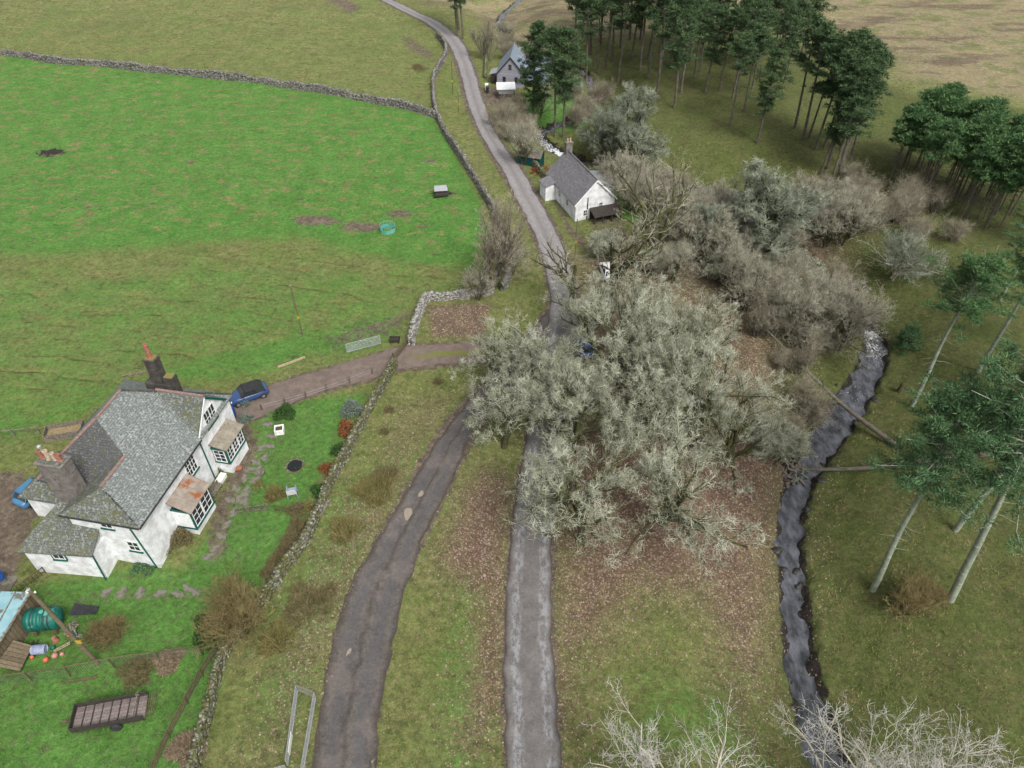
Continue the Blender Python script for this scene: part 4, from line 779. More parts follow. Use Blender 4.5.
car('parked_car', np.array([-40.4, 40.4, H(-40.4, 40.4)]), 1.15, 'car_pale', 'car_pale', 'pale blue car mostly hidden behind the rear wing of the farmhouse')
car('parked_car', W(583, 350), 1.75, 'car_blue', 'car_blue', 'blue car on the road glimpsed through the grey lichened crowns')
car('parked_car', W(608, 275), 1.7, 'car_white', 'car_white', 'white car on the verge glimpsed behind the mossy oak limbs')
# dark blue water butt tucked behind the gable
wb_ = MB(); wb_.lathe([(.3, 0), (.36, .3), (.38, .7), (.35, 1.2), (.33, 1.25), (.02, 1.3)], k=16); o = wb_.build('water_butt', 'blue_plastic', smooth=True); o.location = W(233, 417); tag(o, 'dark blue water butt at the gable corner behind the low wall', 'water butt')

# ------------------------------------------------------------------ dry stone walls
def stone_mat(name, moss_lo, moss_hi, base1=S(150, 146, 138), base2=S(112, 108, 102), lich=S(206, 208, 202), mossc=S(102, 104, 46)):
    m = NT(name, .95); r = m.island(); v = m.coord(); c = m.mix(r, base1, base2); c = m.mix(m.ss(m.noise(v, 5, 4), .5, .6), c, lich)
    n = m.noise(v, .6, 4, .7); up = m.n('ShaderNodeSeparateXYZ'); m.l(m.n('ShaderNodeNewGeometry').outputs['Normal'], up.inputs[0])
    f = m.ss(m.math('ADD', n, m.math('MULTIPLY', up.outputs[2], .12)), moss_lo, moss_hi); c = m.mix(m.math('MULTIPLY', f, m.ss(m.noise(v, 4, 3), .35, .6)), c, mossc)
    m.col(c); m.bump(m.noise(v, 14, 4), .6, .04); return m.m
M['stone_moss'] = stone_mat('mossy_drystone', .36, .56, S(138, 134, 122), S(92, 90, 80), S(188, 190, 180), S(98, 100, 48))
M['stone_pale'] = stone_mat('pale_drystone', .62, .85, S(168, 164, 156), S(128, 124, 118))
M['stone_grey'] = stone_mat('grey_drystone', .55, .8, S(140, 136, 128), S(96, 92, 88), S(176, 176, 170))
M['stone_dark'] = stone_mat('dark_drystone', .30, .5, S(130, 126, 116), S(96, 92, 84))
def stone_wall(px, label, ht=1.1, wd=.6, s=.33, seed=1, mat='stone_moss', world=None, name='stone_wall', gaps=0.0, group=None):
    P = spline([W(*p)[:2] for p in px] if world is None else world, s * .8); r = np.random.default_rng(seed)
    T = np.gradient(P, axis=0); T /= np.linalg.norm(T, axis=1)[:, None] + 1e-9; N = np.stack([T[:, 1], -T[:, 0]], 1); n = len(P)
    rows = max(2, int(ht / (s * .55))); C = []; Sz = []; An = []
    hl = ht * (1 + .16 * np.sin(np.arange(n) * .11) + .1 * np.sin(np.arange(n) * .37 + seed) + .06 * r.normal(size=n))
    hz = hfun(P[:, 0], P[:, 1]); ang = np.arctan2(T[:, 1], T[:, 0])
    for k in range(rows + 1):
        f = k / rows
        for side in ((-1, 0, 1) if k >= rows - 1 else (-1, 1)):
            if side == 0 and k < rows: continue
            w_ = wd / 2 * (1 - .35 * f) - s * .28
            c = P + N * (side * w_ + r.normal(0, .035, n))[:, None] + T * r.uniform(-.12, .12, n)[:, None]
            z = hz + hl * f * .92 + r.normal(0, .02, n) + .02
            C.append(np.concatenate([c, z[:, None]], 1)); sz = np.stack([r.uniform(.7, 1.3, n) * s, r.uniform(.6, 1.1, n) * s * .9, r.uniform(.7, 1.2, n) * s * .62], 1)
            if k == rows: sz[:, 2] *= 1.35
            Sz.append(sz); An.append(ang + r.normal(0, .2, n))
    C = np.concatenate(C); Sz = np.concatenate(Sz); An = np.concatenate(An); m = len(C)
    cube = np.array([(x, y, z) for x in (-.5, .5) for y in (-.5, .5) for z in (-.5, .5)]); V = cube[None] * (1 + r.normal(0, .13, (m, 8, 3))) * Sz[:, None, :]
    til = r.normal(0, .14, m)[:, None]; V[..., 2] += V[..., 0] * til
    ca, sa = np.cos(An)[:, None], np.sin(An)[:, None]; V = np.stack([V[..., 0] * ca - V[..., 1] * sa, V[..., 0] * sa + V[..., 1] * ca, V[..., 2]], -1) + C[:, None, :]
    Fq = np.array([(0, 1, 3, 2), (4, 6, 7, 5), (0, 4, 5, 1), (2, 3, 7, 6), (0, 2, 6, 4), (1, 5, 7, 3)])[None] + (np.arange(m) * 8)[:, None, None]
    # hearting
    Z0 = hz - .3; Z1 = hz + hl * .82; hw = wd * .24
    core = np.stack([np.concatenate([P + N * a, z[:, None]], 1) for a, z in ((-hw * 1.3, Z0), (-hw * .8, Z1), (hw * .8, Z1), (hw * 1.3, Z0))], 1).reshape(-1, 3)
    I = np.arange(n * 4).reshape(n, 4); cq = np.concatenate([np.stack([I[:-1, j], I[1:, j], I[1:, j + 1], I[:-1, j + 1]], -1) for j in range(3)]) + m * 8
    o = npmesh(name, np.concatenate([V.reshape(-1, 3), core]), np.concatenate([Fq.reshape(-1, 4), cq]), mat); return tag(o, label, 'stone wall', group)
stone_wall([(194, 800), (196, 768), (207, 723), (221, 667), (238, 636), (262, 605), (282, 575), (297, 555), (308, 538), (318, 515), (325, 499)], 'mossy drystone wall between the lower garden and the track verge', .95, .55, .3, 1)
stone_wall([(325, 496), (333, 480), (344, 461), (351, 445), (358, 432), (367, 415), (380, 392), (395, 366)], 'drystone garden wall running from the twin planks up to the driveway gate', .95, .55, .28, 2, 'stone_moss')
stone_wall([(411, 345), (414, 332), (420, 315), (427, 301), (445, 299), (470, 297), (492, 293)], 'pale cornering drystone wall round the leaf strewn patch above the driveway', 1.05, .6, .3, 3, 'stone_pale')
stone_wall([(-60, 56), (0, 55), (60, 64), (150, 72), (230, 80), (300, 90), (360, 100), (410, 110), (436, 118)], 'long grey drystone wall along the top of the bright green field', 1.15, .6, .4, 4, 'stone_grey')
stone_wall([(437, 37), (444, 45), (446, 54), (441, 66), (434, 80), (434, 100), (437, 117), (442, 128), (449, 141), (463, 162), (477, 184), (485, 198), (493, 212), (500, 232), (506, 252), (509, 275), (503, 290)], 'winding roadside drystone wall between the green field and the road', 1.1, .55, .38, 5, 'stone_grey')
stone_wall([(528, 158), (537, 170), (548, 182)], 'short low stone wall between the road and the scrap heap', .8, .5, .4, 6, 'stone_dark')
stone_wall([(485, 43), (486, 60), (485, 78)], 'low bank wall beside the drive of the far house', .7, .5, .45, 9, 'stone_dark')

# ------------------------------------------------------------------ gates and fences
def post(m, p, h_=1.2, w_=.11, tilt=(0, 0)): p = np.array(p, float); m.bar(p - np.array([0, 0, .3]), p + np.array([tilt[0], tilt[1], h_]), w_, w_)
def tube_gate(name, p0, p1, h_, label, bars=6, mat='galv', cat='gate', group=None, dia=2, r_=.03, mesh=False):
    p0 = np.array(p0, float); p1 = np.array(p1, float); e = empty(name, p0, 0, label, cat, group); d = p1 - p0; Z = np.array([0, 0, 1.]); m = MB(); L = np.linalg.norm(d)
    m.tube(Z * .08, Z * h_, r_ * 1.15, r_ * 1.15, 7); m.tube(d + Z * .08, d + Z * h_, r_ * 1.15, r_ * 1.15, 7); m.tube(Z * h_, d + Z * h_, r_ * 1.15, r_ * 1.15, 7); m.tube(Z * .1, d + Z * .1, r_ * 1.15, r_ * 1.15, 7); m.build('frame', mat, e)
    m = MB()
    for k in range(1, bars): z = .1 + (h_ - .1) * (k / bars) ** 1.15; m.tube(Z * z, d + Z * z, r_ * .7, r_ * .7, 6)
    if mesh:
        nn = int(L / .12)
        for k in range(1, nn): m.tube(d * k / nn + Z * .1, d * k / nn + Z * h_, .006, .006, 3, False)
    m.build('bars', mat, e)
    if dia: m = MB(); m.tube(Z * .1, d * .5 + Z * h_, r_ * .6, r_ * .6, 6); m.tube(d + Z * .1, d * .5 + Z * h_, r_ * .6, r_ * .6, 6); m.build('brace', mat, e)
    return e
tube_gate('field_gate', W(347, 353), W(381, 344), 1.15, 'galvanised field gate standing open at the edge of the bright field', 7)
ga = W(394, 363); gb_ = W(404, 350)
e = empty('garden_gate', ga, 0, 'mossy wooden gate across the driveway gap in the stone wall', 'gate'); dd = W(409, 343) - ga
m = MB(); Z = np.array([0, 0, 1.])
for z in (.2, .45, .7, .95): m.bar(Z * z, dd + Z * z, .04, .09)
m.bar(dd * .02 + Z * .15, dd * .02 + Z * 1.05, .07); m.bar(dd * .5 + Z * .15, dd * .5 + Z * 1.0, .05); m.build('rails', 'wood_moss', e)
for q in (dd * 0, dd): m = MB(); post(m, q, 1.35, .16); m.build('post', 'wood_moss', e)
def post_fence(name, pts, label, h_=1.1, sp=2.5, rails=(.35, .7, 1.0), mat='wood_moss', wire=False, cat='fence', railw=(.035, .1), netting=False):
    P = [np.array(p, float) for p in pts]; e = empty(name, P[0], 0, label, cat); o = P[0]; r = np.random.default_rng(len(label))
    posts = []
    for a, b in zip(P[:-1], P[1:]):
        n = max(1, round(np.linalg.norm(b - a) / sp)); posts += [a + (b - a) * i / n for i in range(n)]
    posts.append(P[-1]); posts = [np.array([q[0], q[1], H(q[0], q[1])]) - o for q in posts]
    for q in posts: m = MB(); post(m, q, h_ + r.uniform(0, .1), .1, r.normal(0, .04, 2)); m.build('post', mat, e)
    for z in rails:
        m = MB()
        for a, b in zip(posts[:-1], posts[1:]):
            if wire: m.tube(a + Z * z, b + Z * z, .008, .008, 3, False)
            else: m.bar(a + Z * (z + r.normal(0, .02)), b + Z * (z + r.normal(0, .02)), railw[0], railw[1])
        m.build('wire' if wire else 'rail', 'galv' if wire else mat, e)
    if netting:
        m = MB()
        for a, b in zip(posts[:-1], posts[1:]):
            L = np.linalg.norm(b - a); nn = int(L / .14)
            for k in range(nn): q = a + (b - a) * k / nn; m.tube(q + Z * .05, q + Z * (h_ - .05), .005, .005, 3, False)
        m.build('netting', 'galv', e)
    return e
post_fence('wire_fence', [W(-30, 690), W(32, 681), W(70, 676), W(115, 667), W(160, 661), W(203, 655)], 'wire netting fence with pale top rail between the tank and the trailer lawn', 1.25, 3.0, (1.22,), 'wood_moss', False, netting=True, railw=(.09, .05))
post_fence('rail_fence', [W(218, 652), W(203, 676), W(188, 704), W(170, 738), W(153, 775), W(140, 800)], 'mossy three rail wooden fence along the right side of the trailer lawn', .95, 2.2, (.3, .58, .86), 'wood_moss', railw=(.04, .16))
post_fence('driveway_fence', [W(262, 410), W(285, 404), W(306, 398), W(327, 391), W(350, 383), W(372, 374)], 'low post and wire fence along the garden edge of the driveway', .7, 1.9, (.3, .6), 'wood_moss', True)
def picket(name, a, b, label, h_=.95, step=.17, mat='wood_grey'):
    e = empty(name, a, 0, label, 'fence'); d = b - a; L = np.linalg.norm(d); n = int(L / step)
    m = MB()
    for k in range(n + 1): q = d * k / n; m.bar(q, q + Z * h_, .07, .03)
    m.build('pales', mat, e); m = MB()
    for z in (.25, .75): m.bar(Z * z, d + Z * z, .05, .07)
    m.build('rails', mat, e); return e
picket('picket_fence', W(237, 514), W(270, 510), 'grey paling fence panel beside the garden path', .9)
picket('picket_fence', W(275, 511), W(302, 514), 'mossy paling fence panel next to the pale garden chair', .8, .2, 'wood_moss')
picket('slatted_fence', W(20, 592), W(46, 573), 'short green slatted fence behind the end of the farmhouse lean-to', .8, .28, 'wood_moss')
post_fence('roadside_fence', [W(575, 262), W(600, 262), W(640, 268)], 'thin post and wire fence by the verge below the cottage', 1.0, 2.4, (.5, .9), 'wood_grey', True)
# sheep race panels by the track
A1, B1 = W(298, 692), W(288, 766); A2, B2 = W(316, 699), W(303, 776)
tube_gate('pen_panel', A1, B1, .9, 'long galvanised pen panel farther from the track, with a white board', 4, dia=0, r_=.024); tube_gate('pen_panel', A2, B2, .9, 'long galvanised pen panel nearer the track edge', 4, dia=0, r_=.024)
tube_gate('pen_panel', A1 + np.array([.05, .06, 0]), A2 + np.array([0, .06, 0]), .85, 'short thin panel closing the top of the narrow pen', 4, dia=0, r_=.012); tube_gate('pen_panel', W(248, 782), W(287, 771), .9, 'galvanised pen panel angling off to the left of the pen', 5, dia=0, r_=.028)
q = A1 + (B1 - A1) * .62; m = MB(); dn = (B1 - A1) / np.linalg.norm(B1 - A1); m.bar(q + Z * .5 + np.array([.08, 0, 0]), q + dn * 1.25 + Z * .5 + np.array([.08, 0, 0]), .03, .6); tag(m.build('notice_board', 'ivory'), 'blank white board hung on the long pen panel', 'board')
q = W(374, 768); m = MB(); post(m, (0, 0, 0), 1.0, .13); m.tube((0, 0, 1.0), (.1, .1, 1.12), .09, .09, 8); o = m.build('gate_post', 'wood_grey'); o.location = q; tag(o, 'pale timber gate post at the right edge of the gravel track', 'post')
q = W(372, 776); m = MB(); post(m, (0, 0, 0), .7, .12); o = m.build('gate_post', 'wood_moss'); o.location = q; tag(o, 'shorter mossy post next to the pale gate post by the track', 'post')

# poles
def pole(p, h_, r_, label, tilt=(0, 0), cross=False, name='telegraph_pole'):
    e = empty(name, p, 0, label, 'pole'); m = MB(); t = np.array([tilt[0], tilt[1], h_]); m.tube((0, 0, -.4), t, r_, r_ * .75, 10); m.build('shaft', 'pole_wood', e)
    m = MB(); m.tube(t + np.array([-.02, 0, -.02]), t + np.array([.02, 0, .05]), r_ * .85, r_ * .3, 10); m.build('cap', 'galv', e)
    if cross: m = MB(); m.tube(t + np.array([-.3, 0, -.35]), t + np.array([.3, 0, -.35]), .03, .03, 6); m.tube(t + np.array([-.28, 0, -.35]), t + np.array([-.28, 0, -.2]), .05, .04, 8); m.tube(t + np.array([.28, 0, -.35]), t + np.array([.28, 0, -.2]), .05, .04, 8); m.build('insulator', 'ivory', e)
    m = MB(); m.box(-r_ - .02, r_ + .02, -r_ - .03, -r_ * .8, h_ * .35, h_ * .35 + .3); m.build('plate', 'yellow', e)
    return e
pole(W(98.5, 664), 9.2, .17, 'thick leaning telegraph pole rising over the green oil tank', (-1.0, .2), True)
pole(W(303, 335), 6.4, .08, 'thin pole standing in the sloping field above the driveway', (-.1, 0))
pole(W(453, 94), 6, .1, 'dark pole between the road and the winding wall near the top'); pole(W(459, 112), 3.5, .08, 'short dark post beside the upper bend of the road')
pole(W(575, 255) , 5, .07, 'thin grey pole near the cottage gable'); 

# ------------------------------------------------------------------ shed, tank, yard things lower left
shp = W(2, 640); sh = empty('timber_shed', (shp[0], shp[1] + .3, shp[2]), .0, 'timber shed with pale blue tin roof at the left edge of the picture', 'shed')
def tox(px, py, z):   # helper: local coordinates on the shed of a sight line at height z
    p = flat(px, py, z + sh.location[2]); return (p[0] - sh.location[0], p[1] - sh.location[1], z)
ra, rb, rc, rd = tox(31, 592, 2.5), tox(-6, 652, 2.2), tox(-70, 650, 2.2), tox(-60, 590, 2.5)
m = MB(); m.slab([ra, rd, rc, rb], .06); rf = m.build('roof', 'tin_blue', sh)
m = MB()
for k in range(1, 6): f = k / 6; a_ = np.array(ra) * (1 - f) + np.array(rd) * f; b_ = np.array(rb) * (1 - f) + np.array(rc) * f; m.bar(a_ + Z * .03, b_ + Z * .03, .07, .06)
m.bar(np.array(ra) + Z * .02, np.array(rb) + Z * .02, .14, .1); m.build('batten', 'wood_grey', rf)
m = MB(); ra_, rb_, rc_, rd_ = [np.array(q) for q in (ra, rb, rc, rd)]; gl_ = lambda q, z: (q[0] - .12, q[1], z)
m.add([gl_(ra_, -1), gl_(rb_, -1), gl_(rc_, -1), gl_(rd_, -1), gl_(ra_, 2.4), gl_(rb_, 2.12), gl_(rc_, 2.12), gl_(rd_, 2.4)], [(0, 1, 5, 4), (1, 2, 6, 5), (2, 3, 7, 6), (3, 0, 4, 7)]); m.build('wall', 'shed_boards', sh)
m = MB(); m.slab([(ra_[0] - .3, rb_[1] + 1.4, 1.25), (ra_[0] + .75, rb_[1] + 1.4, .5), (ra_[0] + .75, rb_[1] - .5, .5), (ra_[0] - .6, rb_[1] - .5, 1.25)], .05); m.build('lean_to_boards', 'shed_boards', sh)
tank(W(50, 627), .12, .82, 2.0, 'tank_green', 'ribbed dark green oil tank on timber cradles beside the shed')
m = MB(); m.slab([(-.9, -.5, .5), (.9, -.2, .25), (.9, .45, .2), (-.9, .5, .5)], .03); o = m.build('tin_sheet', 'black_plastic'); o.location = W(86, 613); tag(o, 'black curved sheet lying at the end of the green oil tank', 'sheet')
heap('timber_heap', W(74, 632), .8, 'wood_grey', 5, 'broken grey boards under the right end of the green tank', 'timber heap', 16, .4)
m = MB(); m.lathe([(.28, -.5), (.34, -.45), (.36, -.15), (.345, -.1), (.36, .1), (.345, .15), (.36, .42), (.3, .5), (.28, .5), (.26, .42), (.02, .42)], (0, 0, .36), 18, 'x'); o = m.build('barrel', 'barrel', smooth=False); o.location = W(41, 652); o.rotation_euler = (0, 0, .1); tag(o, 'pale blue plastic barrel lying on its side below the green tank', 'barrel')
for (px, py, r_, mt, nm, lb) in ((47, 661, .2, 'orange', 'buoy', 'orange round float at the netting by the barrel'), (56, 657, .22, 'pink', 'buoy', 'faded pink round float beside the orange one'), (56, 641, .24, 'terracotta', 'flower_pot', 'brown upturned pot right of the blue barrel'), (63, 655, .16, 'pink', 'buoy', 'small pink float farthest right by the netting'),
                             (70, 636, .17, 'orange', 'buoy', 'small orange float near the leaning pole'), (75, 637, .19, 'blue_plastic', 'buoy', 'blue round float right of the leaning pole'), (54, 649, .17, 'tank_green', 'buoy', 'small green float between the barrel and the pole'), (24, 658, .15, 'yellow', 'buoy', 'yellow float at the foot of the timber shed'), (33, 658, .16, 'orange', 'buoy', 'dull red float left of the barrel foot')):
    m = MB()
    if nm == 'buoy': m.lathe([(.02, -1), (.55, -.84), (.9, -.4), (1, 0), (.9, .4), (.55, .84), (.22, .95), (.2, 1.18), (.05, 1.2)], k=14)
    else: m.lathe([(.9, -1), (1, -.95), (.95, -.7), (.62, .9), (.6, 1), (.1, 1)], k=14)
    m.v = [(a * r_, b * r_, c * r_ + r_) for a, b, c in m.v]; o = m.build(nm, mt, smooth=nm == 'buoy'); o.location = W(px, py); tag(o, lb, 'float' if nm == 'buoy' else 'pot')
m = MB()
for a, b in (((-.5, -.3, .3), (.4, .35, .35)), ((-.42, -.42, .3), (.48, .22, .35))): m.bar(a, b, .05, .05)
for k in range(4): a = np.array((-.5, -.3, .3)) + np.array((.9, .65, .05)) * (k + .5) / 4; m.bar(a, a + np.array((.08, -.13, 0)), .04, .04)
o = m.build('step_ladder', 'wood_pale'); o.location = W(64, 649); tag(o, 'small pale wooden frame leaning among the coloured floats', 'ladder')
# blue garden chair on a pale slab at the left edge
m = MB(); m.box(-.9, .9, -.8, .8, 0, .07); o = m.build('paving_slab', 'flag'); o.location = W(2, 585); tag(o, 'pale concrete slab at the left edge by the shed', 'slab')
e = empty('garden_chair', W(2, 582, .07), -.5, 'bright blue garden chair on the pale slab at the left edge', 'chair')
m = MB(); m.slab([(-.27, -.25, .45), (.27, -.25, .45), (.27, .27, .42), (-.27, .27, .42)], .04); m.build('seat', 'blue_plastic', e); m = MB(); m.slab([(-.27, .27, .44), (.27, .27, .44), (.25, .4, .95), (-.25, .4, .95)], .04); m.build('backrest', 'blue_plastic', e)
for x in (-.24, .24):
    for y in (-.22, .24): m = MB(); m.tube((x, y, .43), (x * 1.15, y * 1.15, 0), .025, .025, 6); m.build('leg', 'blue_plastic', e)
    m = MB(); m.bar((x, -.25, .65), (x, .3, .68), .05, .03); m.bar((x, -.22, .45), (x, -.22, .65), .03, .03); m.build('armrest', 'blue_plastic', e)
# trailer on the lawn
tp = (W(75, 728) + W(152, 706)) / 2; a_ = W(152, 708) - W(72, 722); e = empty('farm_trailer', tp, math.atan2(a_[1], a_[0]), 'old grey flat farm trailer with low sides parked on the lower lawn', 'trailer')
L_, W_2, zb = 2.25, .82, .62
m = MB(); m.box(-L_, L_, -W_2, W_2, zb - .05, zb); m.build('deck', planks_mat('grey_trailer_deck', S(156, 142, 138), S(128, 116, 112), .22, 1, .5), e)
for s in (-1, 1): m = MB(); m.box(-L_, L_, s * W_2 - .03, s * W_2 + .03, zb - .16, zb + .42); m.build('side_board', 'wood_dark', e)
m = MB(); m.box(-L_ - .04, -L_, -W_2 - .03, W_2 + .03, zb - .14, zb + .48); m.build('head_board', 'wood_dark', e)
m = MB()
for k in range(1, 8): x = -L_ + 2 * L_ * k / 8; m.box(x - .035, x + .035, -W_2 + .04, W_2 - .04, zb + .002, zb + .05)
m.build('cross_slat', 'wood_dark', e)
m = MB(); m.bar((-L_ - .02, 0, zb - .15), (-L_ - 1.0, 0, .45), .1); m.bar((-L_, -.4, zb - .15), (-L_ - .8, 0, .48), .07); m.bar((-L_, .4, zb - .15), (-L_ - .8, 0, .48), .07); m.build('drawbar', 'wood_moss', e)
for s in (-1, 1):
    m = MB(); m.lathe([(.15, -.11), (.33, -.11), (.37, -.06), (.37, .06), (.33, .11), (.15, .11)], (.45, s * (W_2 - .02 + .16), .37), 18, 'y'); wh = m.build('wheel', 'rubber', e)
    m = MB(); m.lathe([(.16, -.05), (.16, .05), (.05, .07)], (.45, s * (W_2 + .14), .37), 12, 'y'); m.build('rim', 'rust', wh)
m = MB()
for k in range(5): m.bar((L_ + .08 + .12 * k, -W_2 * (1 - .06 * k), zb + .02 * k), (L_ + .02 + .14 * k, W_2 * .95, zb + .1), .05, .05)
m.bar((L_, -.5, zb), (L_ + .7, -.45, zb + .08), .05); m.bar((L_, .5, zb), (L_ + .7, .4, zb + .1), .05); m.build('tail_ladder', 'wood_moss', e)
m = MB(); m.bar((L_ - .7, -W_2, zb + .26), (L_ - .5, W_2 + .1, zb + .5), .06); m.box(L_ - .7, L_ - .45, W_2 - .1, W_2 + .06, zb + .3, zb + .42); m.build('winch', 'wood_grey', e)
heap('timber_heap', W(34, 650), .6, 'wood_dark', 15, 'dark boards tucked between the shed and the barrel', 'timber heap', 12, .35)
m = MB(); m.bar((0, 0, .05), (2.0, .3, .08), .16, .1); o = m.build('sleeper', 'wood_moss'); o.location = W(67, 682); tag(o, 'half buried mossy timber in the grass left of the trailer', 'timber')

# ------------------------------------------------------------------ garden pieces
e = empty('stone_sink', W(280, 432), .2, 'white square stone sink planter on the garden lawn', 'planter')
m = MB(); m.box(-.42, .42, -.42, .42, 0, .1)
for a in ((-.42, -.32, -.42, .42), (.32, .42, -.42, .42), (-.32, .32, -.42, -.32), (-.32, .32, .32, .42)): m.box(*a, .102, .55)
m.build('basin', 'ivory', e); m = MB(); m.box(-.31, .31, -.31, .31, .103, .42); m.build('soil', 'bark_mossy', e)
m = MB(); m.box(-.35, .35, -.3, .3, 0, .18); m.lathe([(.2, .18), (.22, .3), (.16, .3), (.14, .2)], k=12); o = m.build('stone_trough', 'flag', bevel=.02); o.location = W(260, 474); tag(o, 'small square grey stone trough on the path edge', 'trough')
e = empty('garden_chair', W(293, 495), 3.4, 'pale grey blue garden chair by the mossy paling panel', 'chair')
m = MB(); m.slab([(-.28, -.25, .42), (.28, -.25, .42), (.28, .27, .4), (-.28, .27, .4)], .05); m.build('seat', 'barrel', e); m = MB(); m.slab([(-.28, .27, .42), (.28, .27, .42), (.26, .42, 1.0), (-.26, .42, 1.0)], .05); m.build('backrest', 'ivory', e)
for x in (-.25, .25):
    for y in (-.22, .25): m = MB(); m.tube((x, y, .4), (x * 1.15, y * 1.15, 0), .03, .03, 6); m.build('leg', 'barrel', e)
    m = MB(); m.bar((x, -.25, .62), (x, .3, .66), .06, .04); m.build('armrest', 'barrel', e)
e.scale = (1.45, 1.45, 1.3)
pd = empty('garden_pond', W(295, 466), 0, 'small round dark pond ringed with dry grass on the lawn', 'pond')
m = MB(); m.lathe([(.62, -.02), (.66, .05), (.02, .06)], k=20); m.v = [(a, b * 1.1, c) for a, b, c in m.v]; m.build('water', 'water_dark', pd)
m = MB(); rr = np.random.default_rng(2)
for i in range(24): t = i / 24 * 6.283; m.blob((.78 * math.cos(t), .82 * math.sin(t), .04), (.14, .14, .1), i, .3, 1)
m.build('stone_edging', 'stone_moss', pd)
# path flagstones
gp = [(268, 424), (272, 436), (270, 446), (262, 448), (265, 458), (258, 470), (250, 470), (255, 480), (245, 478), (247, 490), (236, 488), (240, 500), (230, 500), (246, 502), (234, 512), (228, 524), (222, 536), (216, 548), (210, 556), (256, 462), (243, 496)]
first = None
for i, q in enumerate(gp + [(196, 592), (178, 594), (160, 594), (140, 593), (122, 592), (106, 593), (188, 588)]):
    rr = np.random.default_rng(i + 50); n = 5; pts = [(.56 * rr.uniform(.8, 1.25) * math.cos(t + .6), .36 * rr.uniform(.8, 1.2) * math.sin(t + .6)) for t in np.arange(5) / 5 * 6.283]
    p = W(*q); m = MB(); m.prism(pts, -.06, .035); o = m.build('flagstone', 'flag'); o.location = p; o.rotation_euler = (0, 0, rr.uniform(0, 3)); tag(o, 'flat grey flagstone set in the garden path' if i < len(gp) else 'grey stepping stone in the grass below the farmhouse end wall', 'flagstone', 'flagstones of the garden path' if i < len(gp) else 'stepping stones below the house')
for k, (q, L, lb, mt) in enumerate((((317, 512), 1.6, 'pair member of weathered planks leaning by the wall end, left one', 'wood_grey'), ((324, 510), 1.7, 'weathered plank by the wall end, the one nearer the track', 'wood_grey'))):
    m = MB(); m.bar((-.25, -L / 2, .15), (.3, L / 2, .3), .3, .06); m.bar((0, -.2, 0), (0, -.2, .2), .1); o = m.build('plank', mt); o.location = W(*q); tag(o, lb, 'plank')
m = MB(); m.bar((0, 0, .12), W(305, 358) - W(278, 368) + np.array([0, 0, .12]), .16, .2); o = m.build('beam', 'wood_pale'); o.location = W(278, 368); tag(o, 'pale squared timber beam lying in the grass above the driveway', 'beam')
m = MB(); m.bar((0, 0, .1), W(152, 371) - W(122, 377) + np.array([0, 0, .1]), .14, .14); o = m.build('beam', 'wood_grey'); o.location = W(122, 377); tag(o, 'grey timber lying in the field behind the tall rear chimney', 'beam')
m = MB(); m.bar((0, 0, .9), W(40, 434) - W(-10, 440) + np.array([0, 0, .9]), .09, .09); m.bar((0, 0, 0), (0, 0, .9), .1); q = W(40, 434) - W(-10, 440); m.bar(q, q + Z * .9, .1); m.bar(q * .5, q * .5 + Z * .9, .1); o = m.build('rail_barrier', 'wood_grey'); o.location = W(-10, 440); tag(o, 'single grey rail on posts at the left edge behind the house', 'rail')
q = W(66, 434); e = empty('timber_bunker', q, .25, 'open wooden bunker with straw behind the farmhouse roof', 'bunker')
for a in ((-1.6, 1.6, -.75, -.68), (-1.6, 1.6, .68, .75), (-1.6, -1.53, -.675, .675), (1.53, 1.6, -.675, .675)): m = MB(); m.box(*a, -.2, .8); m.build('side_board', 'wood_grey', e)
m = MB(); m.box(-1.5, 1.5, -.66, .66, -.1, .35); m.build('straw_fill', 'straw', e)
q = W(733 / 3.413 + 180, 340); m = MB(); m.box(-.55, .55, -.3, .3, .25, .32)
for a in ((-.55, .55, -.33, -.28), (-.55, .55, .28, .33), (-.55, -.5, -.275, .275), (.5, .55, -.275, .275)): m.box(*a, .323, .55)
for x in (-.45, .45):
    for y in (-.25, .25): m.box(x - .04, x + .04, y - .04, y + .04, 0, .249)
o = m.build('feed_trough', 'wood_dark'); o.location = W(395, 342); tag(o, 'small dark feed trough between the field gate and the wall end', 'trough')
e = empty('garden_bench', W(222, 492) , math.atan2(-.188, .982) + math.pi / 2, 'weathered wooden bench against the farmhouse between the bays', 'bench'); e.location = fh.matrix_basis @ Vector((.95, 7.6, -.1))
m = MB(); m.box(-.7, .7, -.2, .2, .42, .46); m.build('seat', 'wood_grey', e); m = MB(); m.box(-.7, .7, .17, .2, .5, .9); m.build('backrest', 'wood_grey', e)
for x in (-.6, .6): m = MB(); m.box(x - .04, x + .04, -.18, .16, 0, .419); m.build('leg', 'wood_grey', e)
q = fh.matrix_basis @ Vector((.7, 8.9, 0)); m = MB(); m.box(-.25, .25, -.5, .5, 0, .35); m.box(-.28, .28, -.53, .53, .352, .4); o = m.build('flower_trough', 'ivory'); o.location = q; o.rotation_euler = (0, 0, -.2); tag(o, 'white flower trough between the two bay windows', 'planter')
q = fh.matrix_basis @ Vector((1.75, 10.2, 0)); m = MB(); m.lathe([(.16, 0), (.26, .35), (.3, .4), (.24, .4), (.2, .3), (.02, .28)], k=14); o = m.build('flower_pot', 'terracotta'); o.location = q; tag(o, 'terracotta flower pot at the corner of the upper bay window', 'pot')
